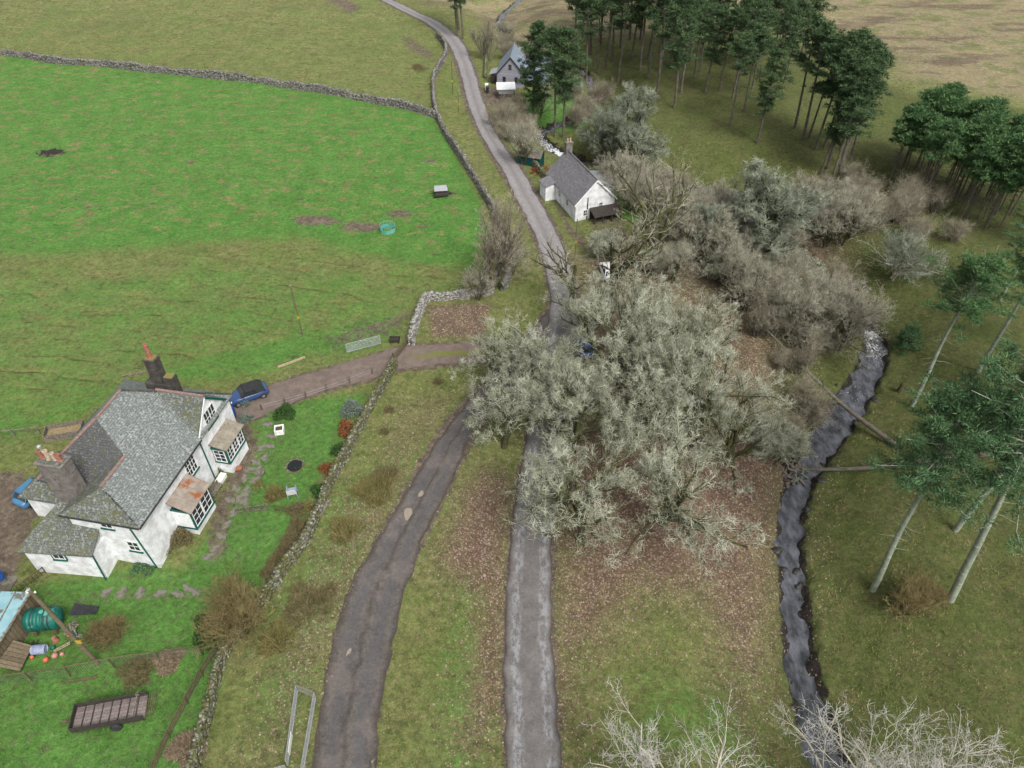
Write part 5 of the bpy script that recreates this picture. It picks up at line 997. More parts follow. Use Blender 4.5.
# ring feeder and creep feeder in the field
e = empty('ring_feeder', W(388, 231), 0, 'pale turquoise ring feeder standing in the bright green field', 'feeder')
m = MB()
for z in (.08, .5, .95):
    for i in range(28): t0, t1 = 6.2832 * i / 28, 6.2832 * (i + 1) / 28; m.tube((.95 * math.cos(t0), .95 * math.sin(t0), z), (.95 * math.cos(t1), .95 * math.sin(t1), z), .035, .035, 5, False)
m.build('hoop', 'teal', e); m = MB()
for i in range(14): t0 = 6.2832 * i / 14; m.tube((.95 * math.cos(t0), .95 * math.sin(t0), 0), (.95 * math.cos(t0), .95 * math.sin(t0), .97), .025, .025, 5)
m.build('upright', 'teal', e)
m = MB()
for i in range(28): t0, t1 = 6.2832 * i / 28, 6.2832 * (i + 1) / 28; m.add([(.95 * math.cos(t0), .95 * math.sin(t0), .1), (.95 * math.cos(t1), .95 * math.sin(t1), .1), (.95 * math.cos(t1), .95 * math.sin(t1), .5), (.95 * math.cos(t0), .95 * math.sin(t0), .5)], [(0, 1, 2, 3)])
m.build('skirt', 'teal', e)
e = empty('creep_feeder', W(441, 195), .15, 'dark creep feeder with pale lids on muddy ground in the green field', 'feeder')
m = MB(); m.add([(-.9, -.75, .5), (.9, -.75, .5), (.9, .75, .5), (-.9, .75, .5), (-.7, -.3, 1.25), (.7, -.3, 1.25), (.7, .3, 1.25), (-.7, .3, 1.25)], [(0, 1, 5, 4), (1, 2, 6, 5), (2, 3, 7, 6), (3, 0, 4, 7), (4, 5, 6, 7), (0, 3, 2, 1)]); m.build('hopper', 'wood_dark', e)
m = MB(); m.slab([(-.95, -.85, 1.05), (.95, -.85, 1.05), (.85, 0, 1.45), (-.85, 0, 1.45)], .05); m.slab([(-.85, .02, 1.45), (.85, .02, 1.45), (.8, .85, 1.1), (-.8, .85, 1.1)], .05); m.build('lid', 'galv', e)
m = MB(); m.box(-.9, .9, -.95, .95, .28, .49); m.build('tray', 'wood_dark', e)
for x in (-.95, .85):
    for y in (-.6, .6): m = MB(); m.tube((x, y, .25), (x + .1, y, .25), .25, .25, 12); m.build('wheel', 'rubber', e)
# rocks in the stream and on the banks
M['wet_rock'] = noisy('wet_rock', S(70, 68, 64), S(46, 46, 44), 3, .5, .6, S(120, 118, 104), 6)
protos = []
for i in range(4):
    m = MB(); m.blob((0, 0, 0), (.45, .35, .25), i, .3, 2); protos.append(m)
rr = np.random.default_rng(12); base = []
for i in range(85):
    j = rr.integers(10, int(len(STREAM) * .62)); side = rr.choice([-1, 1]); t = STREAM[min(j + 1, len(STREAM) - 1), :2] - STREAM[j, :2]; t /= np.linalg.norm(t); n_ = np.array([t[1], -t[0]])
    off = side * (STREAM[j, 2] / 2 * rr.uniform(.3, 1.25)); x, y = STREAM[j, :2] + n_ * off; z = max(H(x, y), STREAM_Z + .05)
    k = i % 4
    if i < 4: o = protos[k].build('rock', 'wet_rock', smooth=True); base.append(o)
    else: o = base[k].copy(); COL.objects.link(o)
    o.location = (x, y, z + .02); s = rr.uniform(.35, 1.1); o.scale = (s, s, s); o.rotation_euler = (0, 0, rr.uniform(0, 6)); tag(o, 'dark wet rock at the edge of the stream', 'rock', 'rocks along the stream')


# ------------------------------------------------------------------ trees
def norm(v): return v / (np.linalg.norm(v, axis=-1, keepdims=True) + 1e-9)
def tubes(pts, rad, k):
    """pts (B,K,3), rad (B,K) -> verts, quads"""
    B, K, _ = pts.shape; d = norm(pts[:, -1] - pts[:, 0]); ref = np.where(np.abs(d[:, 2:3]) < .9, np.array([[0, 0, 1.]]), np.array([[1., 0, 0]]))
    a = norm(np.cross(d, ref)); b = np.cross(d, a); th = np.arange(k) * 2 * math.pi / k
    ring = a[:, None, :] * np.cos(th)[None, :, None] + b[:, None, :] * np.sin(th)[None, :, None]
    V = pts[:, :, None, :] + ring[:, None, :, :] * rad[:, :, None, None]; I = np.arange(B * K * k).reshape(B, K, k); J = np.roll(I, -1, axis=2)
    F = np.stack([I[:, :-1], J[:, :-1], J[:, 1:], I[:, 1:]], -1).reshape(-1, 4); return V.reshape(-1, 3), F
def make_br(r, st, di, L, rad, K, wig, up, tip=.35):
    """branches that wander; returns points and radii"""
    B = len(st); P = np.zeros((B, K + 1, 3)); P[:, 0] = st; d = norm(di)
    for i in range(K):
        d = norm(d + r.normal(0, wig, (B, 3)) + np.array([0, 0, up])); P[:, i + 1] = P[:, i] + d * (L / K)[:, None]
    t = np.linspace(0, 1, K + 1)[None]; R = rad[:, None] * (1 - (1 - tip) * t); return P, R
def children(r, P, R, n, t0, t1, ang, angv, lenf, Lpar, rf, upb=0, flat_=0):
    B, K1, _ = P.shape; t = (np.arange(n)[None] + r.uniform(0, 1, (B, n))) / n; t = t0 + (t1 - t0) * t; f = t * (K1 - 1); i = np.minimum(f.astype(int), K1 - 2); u = f - i; bi = np.arange(B)[:, None]
    p = P[bi, i] * (1 - u[..., None]) + P[bi, i + 1] * u[..., None]; d = norm(P[bi, i + 1] - P[bi, i]); rr = R[bi, i] * (1 - u) + R[bi, i + 1] * u
    q = norm(np.cross(d, norm(r.normal(size=d.shape)))); a = r.normal(ang, angv, (B, n)); nd = d * np.cos(a)[..., None] + q * np.sin(a)[..., None]; nd[..., 2] = nd[..., 2] * (1 - flat_) + upb
    L = Lpar[:, None] * lenf * (1 - .45 * (t - t0) / (t1 - t0 + 1e-9)) * r.uniform(.75, 1.25, (B, n))
    return p.reshape(-1, 3), norm(nd.reshape(-1, 3)), L.reshape(-1), (rr * rf).reshape(-1)
def bare_tree(seed, Ht=13, spread=1.0, trunkr=.4, stems=1, n=(7, 6, 6, 6), lens=(.62, .5, .45, .4), ang=.75, up=.05, wig=.14, twr=.02, fork=.25, droop=0, limbs_to=2, rmin=.012, endlen=None):
    r = np.random.default_rng(seed); st = np.zeros((stems, 3)); st[:, :2] = r.normal(0, .08 * stems, (stems, 2)); di = np.tile([0, 0, 1.], (stems, 1)) + r.normal(0, .10 + .16 * (stems > 1), (stems, 3)) * [1, 1, 0]
    L = np.full(stems, Ht * .62) * r.uniform(.85, 1.1, stems); P, R = make_br(r, st - [0, 0, .3], di, L, np.full(stems, trunkr), 8, .05, .02, .4); R[:, 0] *= 1.35
    VT, FT, nv = [], [], 0; VC, FC, nc = [], [], 0
    V, F = tubes(P, R, 9); VT.append(V); FT.append(F + nv); nv += len(V)
    for lv in range(len(n)):
        last_ = lv == len(n) - 1 and endlen is not None
        s, d, l, rd = children(r, P, R, n[lv], fork if lv == 0 else .22, 1.0, ang if lv == 0 else (.72 if not last_ else 1.0), .2 if not last_ else .4, lens[lv] * (spread if lv == 0 else 1), L, .62 if lv == 0 else .55, upb=.18 if lv == 0 else .12 - droop * (lv > 1), flat_=0)
        last = lv == len(n) - 1; K = 5 if lv == 0 else (4 if lv == 1 else (3 if not last else 2)); rd = np.maximum(rd, twr if last else twr * 1.15)
        if endlen and last: l = np.maximum(l, endlen * r.uniform(.6, 1.2, len(l)))
        P, R = make_br(r, s, d, l, rd, K, wig * (1 + .2 * lv) + (.22 if last else 0), up, .35 if not last else .6); L = l
        V, F = tubes(P, R, 6 if lv == 0 else (4 if lv == 1 else 3))
        if lv < limbs_to: VT.append(V); FT.append(F + nv); nv += len(V)
        else: VC.append(V); FC.append(F + nc); nc += len(V)
    return (np.concatenate(VT), np.concatenate(FT)), (np.concatenate(VC), np.concatenate(FC))
def tree_obj(name, data, mt, mc, label, cat='tree', group=None, tn='trunk', cn='crown'):
    e = empty(name, (0, 0, 0), 0, label, cat, group)
    npmesh(tn, data[0][0], data[0][1], mt, e, smooth=True); npmesh(cn, data[1][0], data[1][1], mc, e); return e
PROTO = {}
def place(key, p, s=1.0, rz=None, label=None, sz=None, group=None, sink=.1, tilt=None):
    src = PROTO[key]
    if not src.get('used'): o = src['o']; src['used'] = 1
    else: o = copy_tree(src['o'])
    p = np.array(p, float); o.location = (p[0], p[1], H(p[0], p[1]) - sink); o.scale = (s, s, sz or s); o.rotation_euler = (tilt[0] if tilt else 0, tilt[1] if tilt else 0, random.uniform(0, 6.28) if rz is None else rz)
    if label: o['label'] = label
    if group: o['group'] = group
    elif 'group' in o: del o['group']
    return o
def proto(key, o): PROTO[key] = {'o': o}
proto('syc_a', tree_obj('lichened_tree', bare_tree(1, 13.0, 1.0, .42, n=(13, 8, 9, 8), lens=(1.05, .52, .45, .42), ang=1.0, twr=.0145, fork=.2, endlen=.5), 'bark_mossy', 'twig_lichen', ''))
proto('syc_b', tree_obj('lichened_tree', bare_tree(2, 12.5, 1.0, .38, 2, n=(9, 7, 8, 8), lens=(1.05, .55, .45, .42), ang=.95, twr=.0145, fork=.22, endlen=.5), 'bark_mossy', 'twig_lichen', ''))
proto('dome', tree_obj('dense_lichened_tree', bare_tree(3, 12, 1.0, .4, 2, n=(10, 9, 9, 8), lens=(.92, .50, .42, .4), ang=1.0, twr=.018, fork=.06, endlen=.5), 'bark_mossy', 'twig_silver', ''))
proto('oak', tree_obj('mossy_limbed_tree', bare_tree(5, 12, 1.1, .5, n=(6, 6, 6, 4), lens=(1.2, .55, .45, .45), ang=.85, wig=.22, twr=.010, fork=.18), 'bark_mossy', 'twig_grey', ''))
proto('fine', tree_obj('bare_tree', bare_tree(6, 11, .9, .16, 5, n=(8, 7, 6, 4), lens=(.75, .5, .5, .5), ang=.5, up=.12, wig=.1, twr=.011, fork=.15), 'bark_pine', 'twig_brown', ''))
proto('fine2', tree_obj('bare_tree', bare_tree(7, 9, 1.1, .14, 3, n=(9, 8, 7, 5), lens=(.85, .58, .5, .5), ang=.65, up=.08, wig=.18, twr=.011, fork=.12), 'bark_mossy', 'twig_grey', ''))
proto('thicket', tree_obj('twiggy_shrub', bare_tree(8, 5.6, 1.0, .07, 8, n=(9, 8, 5), lens=(.9, .65, .6), ang=.7, up=.06, wig=.2, twr=.009, fork=.08, limbs_to=1), 'bark_pine', 'twig_brown', '', 'shrub', tn='stems', cn='twigs'))
proto('thicket_s', tree_obj('twiggy_shrub', bare_tree(9, 4.8, 1.0, .07, 9, n=(9, 8, 8), lens=(.9, .6, .55), ang=.7, up=.06, wig=.16, twr=.016, fork=.08, limbs_to=1), 'bark_mossy', 'twig_lichen', '', 'shrub', tn='stems', cn='twigs'))
proto('silver', tree_obj('silvery_shrub', bare_tree(10, 6.8, 1.1, .14, 5, n=(9, 8, 8), lens=(1.05, .55, .5), ang=.8, up=.03, wig=.16, twr=.022, fork=.15, limbs_to=1), 'bark_pale', 'twig_silver', '', 'shrub', tn='stems', cn='twigs'))
proto('willow', tree_obj('bare_willow', bare_tree(11, 5.2, 1.1, .09, 9, n=(10, 8, 6), lens=(.95, .6, .55), ang=.6, up=.05, wig=.1, twr=.014, fork=.08, limbs_to=1), 'bark_mossy', 'twig_straw', '', 'shrub', tn='stems', cn='twigs'))
proto('pale', tree_obj('pale_bare_tree', bare_tree(12, 15, 1.0, .30, 2, n=(9, 7, 6, 5), lens=(1.0, .62, .5, .5), ang=.7, up=.06, wig=.2, twr=.012, fork=.3, limbs_to=2), 'bark_pale', 'twig_pale', ''))
G1 = 'lichened trees between the roads and the stream'
def base_for(px, py, z):   # where a crown centre seen at (px,py) at height z stands
    return flat(px, py, z)
T = [('syc_b', W(503, 445), .74, 'lichened grey tree on the grass wedge where the track leaves the road'), ('syc_a', W(572, 455), .8, 'lichened grey tree close against the right edge of the tarmac'), ('syc_a', W(581, 541), .90, 'lichened grey tree with mossy trunk foot standing nearest the tarmac road'), ('syc_b', W(664, 521), .93, 'lichened grey tree second from the tarmac road, in brown leaf litter'),
     ('syc_b', flat(520, 345, 6), .82, 'lichened grey tree overhanging the junction of track and road'), ('syc_a', flat(612, 335, 6), .95, 'lichened grey tree in the middle of the large grey crown group'),
     ('syc_a', flat(705, 395, 6), .92, 'lichened grey tree on the stream side of the grey crown group'), ('syc_b', flat(745, 425, 4), .72, 'lowest lichened tree of the grey group, beside the fallen trunk'), ('syc_b', flat(668, 310, 6), .8, 'lichened grey tree at the back right of the grey crown group'),
     ('syc_a', flat(566, 385, 6), .72, 'smaller lichened tree between road and the mossy trunk'), ('syc_b', flat(640, 400, 6), .8, 'lichened tree with its crown over the middle of the grey group, nearest the centre'),
     ('syc_a', flat(668, 350, 6), .8, 'lichened tree just right of the middle of the grey crown group, farther back'), ('syc_b', flat(712, 330, 5), .72, 'lichened tree at the right rear of the grey crown group towards the stream thicket'), ('syc_a', flat(590, 290, 6), .62, 'small lichened tree at the top of the grey group below the white car'), ('syc_a', flat(492, 350, 6), .6, 'leftmost lichened tree, its crown reaching over the driveway end')]
for i, (k, p, s, lb) in enumerate(T): place(k, p, s, i * 1.3 + .4, lb)
place('dome', W(625, 174), 1.22, .5, 'dense rounded grey tree behind the white cottage', sz=1.25); place('dome', W(604, 160), .8, 4.1, 'smaller rounded grey tree hugging the dense one behind the cottage'); place('dome', W(748, 258), 1.38, 2.2, 'broad rounded silver grey tree on the stream bank below the pines', sz=1.15)
place('dome', W(700, 262), .75, 3.2, 'smaller rounded lichened tree left of the broad silver grey one')
place('oak', W(612, 300), 1.15, 1.0, 'open bare tree with thick mossy limbs in front of the cottage'); place('oak', W(655, 268), 1.15, 3.4, 'open bare tree with dark forked limbs right of the cottage')
place('oak', W(572, 305), .75, 5.0, 'low bare tree whose limbs reach over the road edge')
place('fine', W(491, 292), 1.25, .3, 'many stemmed dark bare tree beside the roadside wall'); place('fine2', W(478, 300), .5, 1.2, 'small pale bare bush at the corner of the walled leaf patch')
place('fine2', W(512, 275), .5, 2.2, 'thin bare tree close by the many stemmed one at the roadside wall')
place('fine2', W(523, 165), .75, 4, 'bare tree beside the teal shed'); place('fine2', W(540, 118), .6, 3, 'bare tree on the stream bank above the teal shed'); place('fine', W(488, 60), .8, 2, 'bare tree between the upper road and the far house')
place('fine2', W(505, 45), .6, 1, 'bare tree just behind the far house chimney side'); place('fine2', W(740, 300), .8, 1, 'thin grey tree by the upper pool of the stream'); place('fine2', W(795, 215), .7, 5, 'thin grey tree below the middle pines')
place('silver', W(893, 277), 1.0, .5, 'silvery bare shrub on the bank above the waterfall'); place('fine2', W(850, 225), .6, 5, 'grey twiggy tree left of the silvery bank shrub')
place('willow', W(236, 628), .95, .4, 'large straw coloured bare willow on the lower garden wall'); place('willow', W(110, 640), .45, 1.4, 'small straw coloured bush right of the green tank')
place('willow', W(905, 612), .62, 2, 'low brown twiggy bush on the mossy bank by the bare trunks'); place('willow', W(930, 600), .4, 4, 'smaller twiggy bush touching the low brown one on the mossy bank')
place('pale', (21.5, 15.2), .95, .6, 'pale bare tree top filling the lower right corner over the stream', sink=.3); place('pale', (9.6, 12.4), .95, 2.6, 'pale bare tree top rising at the bottom edge left of the stream', sink=.3)
rr = np.random.default_rng(31); k = 0
for poly, n, key in (([(640, 262), (690, 210), (820, 262), (850, 330), (800, 420), (760, 330), (700, 270)], 26, 'thicket'), ([(690, 262), (780, 235), (820, 300), (800, 380), (740, 300)], 18, 'thicket_s'), ([(840, 180), (900, 215), (960, 240), (900, 262), (845, 240), (800, 205)], 18, 'thicket'),
                     ([(495, 115), (520, 115), (545, 128), (520, 150), (505, 140)], 9, 'thicket'), ([(595, 150), (650, 175), (690, 200), (640, 215), (600, 190)], 12, 'thicket'), ([(560, 262), (600, 240), (680, 250), (690, 290), (600, 290)], 4, 'thicket_s'),
                     ([(560, 100), (600, 85), (612, 120), (575, 132)], 7, 'thicket'), ([(780, 470), (815, 420), (845, 385), (800, 380), (770, 440)], 5, 'thicket'), ([(500, 30), (560, 45), (540, 75), (505, 65)], 8, 'thicket'), ([(770, 440), (800, 400), (790, 470), (765, 480)], 4, 'thicket_s'), ([(880, 195), (950, 210), (930, 230), (880, 225)], 6, 'thicket'), ([(640, 200), (690, 215), (680, 250), (640, 240)], 5, 'thicket_s')):
    P_ = np.array(poly, float); c_ = 0
    while c_ < n:
        q = rr.uniform(P_.min(0), P_.max(0))
        if inside(P_, np.array([q[0]]), np.array([q[1]]))[0]:
            p = W(*q); d_, ti_ = pdist(STREAM[:, :2], np.array([p[0]]), np.array([p[1]]))
            if d_[0] < 1.2: c_ += .2; continue
            o = place(key, p, rr.uniform(.5, .95), rr.uniform(0, 6), 'brown bare twiggy shrub in the thicket along the stream' if key == 'thicket' else 'pale lichened twiggy shrub in the thicket along the stream', group='brown shrubs of the streamside thicket' if key == 'thicket' else 'pale shrubs of the streamside thicket'); c_ += 1

rr = np.random.default_rng(58)
for poly, n, key in (([(640, 235), (700, 215), (800, 250), (850, 300), (840, 350), (790, 360), (740, 310), (660, 280)], 18, 'fine2'), ([(800, 190), (850, 205), (870, 250), (820, 250)], 6, 'fine2'), ([(590, 180), (680, 200), (690, 225), (620, 225)], 4, 'fine2'), ([(700, 250), (800, 300), (800, 400), (760, 350)], 7, 'fine')):
    P_ = np.array(poly, float); c_ = 0
    while c_ < n:
        q = rr.uniform(P_.min(0), P_.max(0))
        if inside(P_, np.array([q[0]]), np.array([q[1]]))[0]:
            p = W(*q); d_, _ = pdist(STREAM[:, :2], np.array([p[0]]), np.array([p[1]]))
            if d_[0] < 1.6: c_ += .2; continue
            place(key, p, rr.uniform(.6, .95) * (.6 if key == 'fine' else 1), rr.uniform(0, 6), 'grey bare tree in the belt between the cottage and the waterfall' if key == 'fine2' else 'thin dark stemmed bare tree in the streamside belt', group='grey bare trees of the streamside belt' if key == 'fine2' else 'dark stemmed bare trees of the streamside belt'); c_ += 1

# pines
def pine(seed, Ht=17, cs=.5, cw=3.0, nb=46, clumps=5, tris=34, tr=.22, top=1.0, dead=10, L=.46, wdt=.048, lean=0, flat_=.45, csz=1.0):
    r = np.random.default_rng(seed); P, R = make_br(r, np.array([[0, 0, -.4]]), np.array([[lean, 0, 1.]]), np.array([Ht * .97]), np.array([tr]), 10, .018, .02, .3)
    VT, FT, nv = [], [], 0; V, F = tubes(P, R, 8); VT.append(V); FT.append(F); nv = len(V)
    t = cs + (1 - cs) * (np.arange(nb) + r.uniform(0, 1, nb)) / nb; f = t * 10; i = np.minimum(f.astype(int), 9); u = (f - i)[:, None]; p = P[0, i] * (1 - u) + P[0, i + 1] * u
    tt = (t - cs) / (1 - cs); prof = cw * (np.sin(np.clip(tt * .78 + .22, 0, 1) * math.pi) ** .6) * r.uniform(.35, 1.25, nb) + .35; az = r.uniform(0, 6.283, nb); el = r.normal(.15, .18, nb) + .5 * tt
    d = np.stack([np.cos(az) * np.cos(el), np.sin(az) * np.cos(el), np.sin(el)], 1); PB, RB = make_br(r, p, d, prof, np.full(nb, .055), 4, .14, .03, .25); V, F = tubes(PB, RB, 4); VT.append(V); FT.append(F + nv); nv += len(V)
    if dead:
        td = r.uniform(cs * .45, cs, dead); f = td * 10; i = f.astype(int); u = (f - i)[:, None]; p2 = P[0, i] * (1 - u) + P[0, i + 1] * u; az = r.uniform(0, 6.283, dead); d2 = np.stack([np.cos(az), np.sin(az), r.normal(.1, .2, dead)], 1)
        PD, RD = make_br(r, p2, d2, r.uniform(.5, 1.8, dead), np.full(dead, .03), 3, .15, 0, .3); V, F = tubes(PD, RD, 3); VT.append(V); FT.append(F + nv); nv += len(V)
    # needle clumps
    tc = r.uniform(.3, 1.05, (nb, clumps)); f = np.clip(tc, 0, .999) * 4; i = f.astype(int); u = (f - i)[..., None]; bi = np.arange(nb)[:, None]; c = (PB[bi, i] * (1 - u) + PB[bi, i + 1] * u).reshape(-1, 3) + r.normal(0, .28, (nb * clumps, 3)) * [1, 1, .5]
    c = np.concatenate([c, P[0, -1] + r.normal(0, .35, (6, 3))]); m = len(c); cr = r.uniform(.28, .6, m) * csz
    nd = norm(r.normal(size=(m, tris, 3))); nd[..., 2] = np.abs(nd[..., 2]) * .8 - .12; o = c[:, None] + nd * (cr[:, None, None] * r.uniform(.35, 1, (m, tris, 1))) * [1, 1, flat_]
    ll = L * r.uniform(.6, 1.3, (m, tris, 1)); dirn = norm(nd + r.normal(0, .5, nd.shape) + [0, 0, .15]); side = norm(np.cross(dirn, r.normal(size=nd.shape))) * wdt * r.uniform(.6, 1.4, (m, tris, 1))
    a = o - side; b = o + side; tip = o + dirn * ll; V = np.stack([a, b, tip], 2).reshape(-1, 3); F = np.arange(len(V)).reshape(-1, 3)
    return (np.concatenate(VT), np.concatenate(FT)), (V, F)
proto('pine_a', tree_obj('pine_tree', pine(1, 18, .50, 3.1, 50, clumps=6, tris=30), 'bark_pine', 'needles_dark', ''))
proto('pine_b', tree_obj('pine_tree', pine(2, 17, .40, 2.8, 54, clumps=6, tris=30), 'bark_pine', 'needles_dark', ''))
proto('pine_c', tree_obj('pine_tree', pine(3, 18, .62, 3.5, 44, clumps=6, tris=32, tr=.24), 'bark_pine', 'needles_dark', ''))
proto('pine_d', tree_obj('pine_tree', pine(4, 17, .22, 2.4, 84, clumps=6, tris=34), 'bark_pine', 'needles_dark', ''))
proto('pine_y', tree_obj('pine_tree', pine(5, 13, .60, 2.0, 40, clumps=6, tris=28, tr=.12, dead=60), 'bark_pine', 'needles_near', ''))
proto('pine_y2', tree_obj('pine_tree', pine(6, 12.5, .58, 2.1, 40, clumps=6, tris=28, tr=.11, dead=60), 'bark_pine', 'needles_near', ''))
proto('pine_n', tree_obj('pine_tree', pine(7, 19, .70, 4.2, 62, clumps=9, tris=52, tr=.27, dead=14, L=.26, wdt=.026, csz=1.0), 'bark_pine_near', 'needles_near', ''))
proto('pine_n2', tree_obj('pine_tree', pine(8, 19, .60, 4.0, 66, clumps=8, tris=50, tr=.25, dead=16, L=.26, wdt=.026, csz=1.0), 'bark_pine_near', 'needles_blue', ''))
proto('pine_s', tree_obj('young_pine', pine(9, 3.2, .12, 1.3, 30, clumps=4, tris=50, tr=.06, dead=0, L=.22, wdt=.035), 'bark_pine', 'needles_blue', ''))
place('pine_d', W(533, 121), .98, .4, 'dense tall dark pine right in front of the grey gabled house'); place('pine_a', W(555, 137), .98, 1, 'tall pine on the stream bank, left one of the pair near the cottage'); place('pine_b', W(563, 137), 1.04, 2, 'tall pine on the stream bank, right one of the pair near the cottage')
GP = 'pines of the plantation behind the cottage'
far_b = [(457, 36), (463, 39), (459, 30), (586, 82), (598, 75), (574, 60), (590, 55), (612, 62), (620, 48), (640, 70), (657, 93), (674, 108), (681, 93), (660, 72), (648, 60), (690, 62), (705, 93), (719, 91), (732, 99), (730, 126), (752, 89), (700, 72), (715, 62), (735, 70), (757, 66), (770, 75), (688, 50), (722, 45), (750, 48), (780, 55), (668, 45), (640, 40), (610, 36), (695, 35), (735, 32), (765, 36), (800, 60), (582, 42), (630, 26), (660, 22), (710, 20), (757, 144), (744, 112), (768, 100), (605, 70), (618, 84), (632, 58), (648, 78), (664, 50), (676, 66), (694, 78), (708, 50), (726, 60), (742, 62), (756, 52), (774, 62), (790, 50), (630, 40), (655, 34), (680, 30), (600, 45), (785, 80)]
kinds = ['pine_a', 'pine_b', 'pine_c', 'pine_d']
rr = np.random.default_rng(77)
for i, q in enumerate(far_b):
    s = rr.uniform(.85, 1.05) * (.88 if q[1] > 60 and q[0] > 690 else 1.12); k = ['pine_a', 'pine_b', 'pine_c', 'pine_a', 'pine_c'][i % 5]
    if q[0] < 470: place(k, W(*q), 1.0, None, 'dark pine in the small clump left of the far road bend', group='pines in the small clump by the far road')
    else: place(k, W(*q), s, None, 'tall dark pine in the plantation behind the cottage', group=GP)
mid = [(803, 140), (809, 138), (821, 174), (827, 170), (831, 182), (837, 180), (842, 168), (815, 150), (850, 160), (795, 128), (824, 148), (840, 150)]
for i, q in enumerate(mid): place(['pine_c', 'pine_a', 'pine_b'][i % 3], W(*q), rr.uniform(.8, 1.0), None, 'tall pine in the clump standing alone before the tan moor', group='pines of the clump before the moor')
for i in range(44):
    u_ = rr.uniform(0, 1); v_ = rr.uniform(0, 1); q = (880 + 105 * u_ + 25 * v_, 186 + 44 * u_ - 26 * v_ + rr.uniform(-3, 3)); place(['pine_y', 'pine_y2', 'pine_y2'][i % 3], W(*q), rr.uniform(.75, 1.0), None, 'slim young pine in the dense stand at the right', group='slim pines of the dense right hand stand')
for i, q in enumerate([(1010, 215), (1040, 225), (1000, 228), (1060, 250), (1030, 250)]): place('pine_y2', W(*q), 1.0, None, 'slim pine at the right edge behind the bright green crown', group='pines at the right edge behind the bright crown')
place('pine_n', W(912, 406), .92, .7, 'dark trunked pine with bright green crown right of the waterfall'); place('pine_n', W(978, 372), .88, 2.6, 'pine with dark leaning trunk at the right, second from the waterfall')
place('pine_n2', W(873, 590), 1.08, 4.4, 'grey barked pine at the near edge of the mossy bank, nearest the stream'); place('pine_n2', W(955, 530), 1.05, 1.4, 'grey barked pine standing between the two near bank trunks')
o = place('pine_n2', W(950, 600), 1.25, 3.0, 'thick green grey curved pine trunk leaning out of the right edge'); o.rotation_euler[1] = .12
place('pine_s', W(905, 348), .95, 1, 'small bluish young pine beside the waterfall pool'); place('pine_n', W(1040, 420), .85, 1.1, 'bright green pine crown cut by the right edge of the picture'); place('pine_n2', W(1075, 520), .8, 5, 'bluish pine crown low at the right edge'); place('pine_n', W(1062, 372), .85, 4, 'bright pine crown at the right edge beside the dark leaning trunk'); place('pine_n2', W(1085, 450), .85, 2, 'bluish green pine crown at the right edge above the horizontal fallen trunk'); place('pine_n', W(1000, 300), .7, 3, 'bright crowned pine behind the dark leaning trunk')

# fallen trunks, stumps, branch pile
def log(name, pts, r0, r1, mat, label, cat='fallen trunk', seed=1, brn=8):
    P = spline(np.array(pts, float), .8); R = np.linspace(r0, r1, len(P)); V, F = tubes(P[None], R[None], 9); r = np.random.default_rng(seed); e = empty(name, P[0], 0, label, cat); npmesh('trunk', V - P[0], F, mat, e, smooth=True)
    if brn:
        s, d, l, rd = children(r, P[None], R[None], brn, .35, 1, 1.0, .3, 1, np.array([2.2]), .4, .2); Pb, Rb = make_br(r, s, d, l, np.maximum(rd, .03), 3, .15, .02); V, F = tubes(Pb, Rb, 4); npmesh('branches', V - P[0], F, mat, e)
    return e
a0, a1 = W(896, 448), W(765, 340); log('fallen_trunk', [a0 + [0, 0, .3], (a0 * .6 + a1 * .4) * [1, 1, 0] + [0, 0, -.9], a1 + [0, 0, 1.2]], .26, .10, 'bark_pine', 'long bare fallen trunk bridging the stream above the pool')
a0, a1 = W(1010, 453), W(800, 473); log('fallen_trunk', [a0 + [0, 0, .25], W(950, 460, .3), W(905, 465, .35), W(870, 470, .35), W(838, 472, .4), a1 + [0, 0, .5]], .30, .15, 'bark_pine', 'mossy brown fallen trunk lying across the stream at the lower pool end')
m_ = heap('branch_pile', W(788, 472), 1.7, 'bark_pine', 21, 'tangled grey branch pile jammed in the stream by the log', 'branch pile', 60, .6)
m_ = heap('branch_pile', W(860, 290), 1.5, 'bark_pine', 22, 'brown branch tangle at the head of the waterfall', 'branch pile', 30, .6)
for q, h_, lb in (((899, 392), 1.3, 'broken mossy tree stump on the bank right of the stream'),):
    m = MB(); m.lathe([(.42, -.3), (.3, 0), (.24, .4), (.2, h_ * .8), (.12, h_), (.02, h_ * .85)], k=10); o = m.build('tree_stump', 'bark_mossy', smooth=True); o.location = W(*q); tag(o, lb, 'stump')

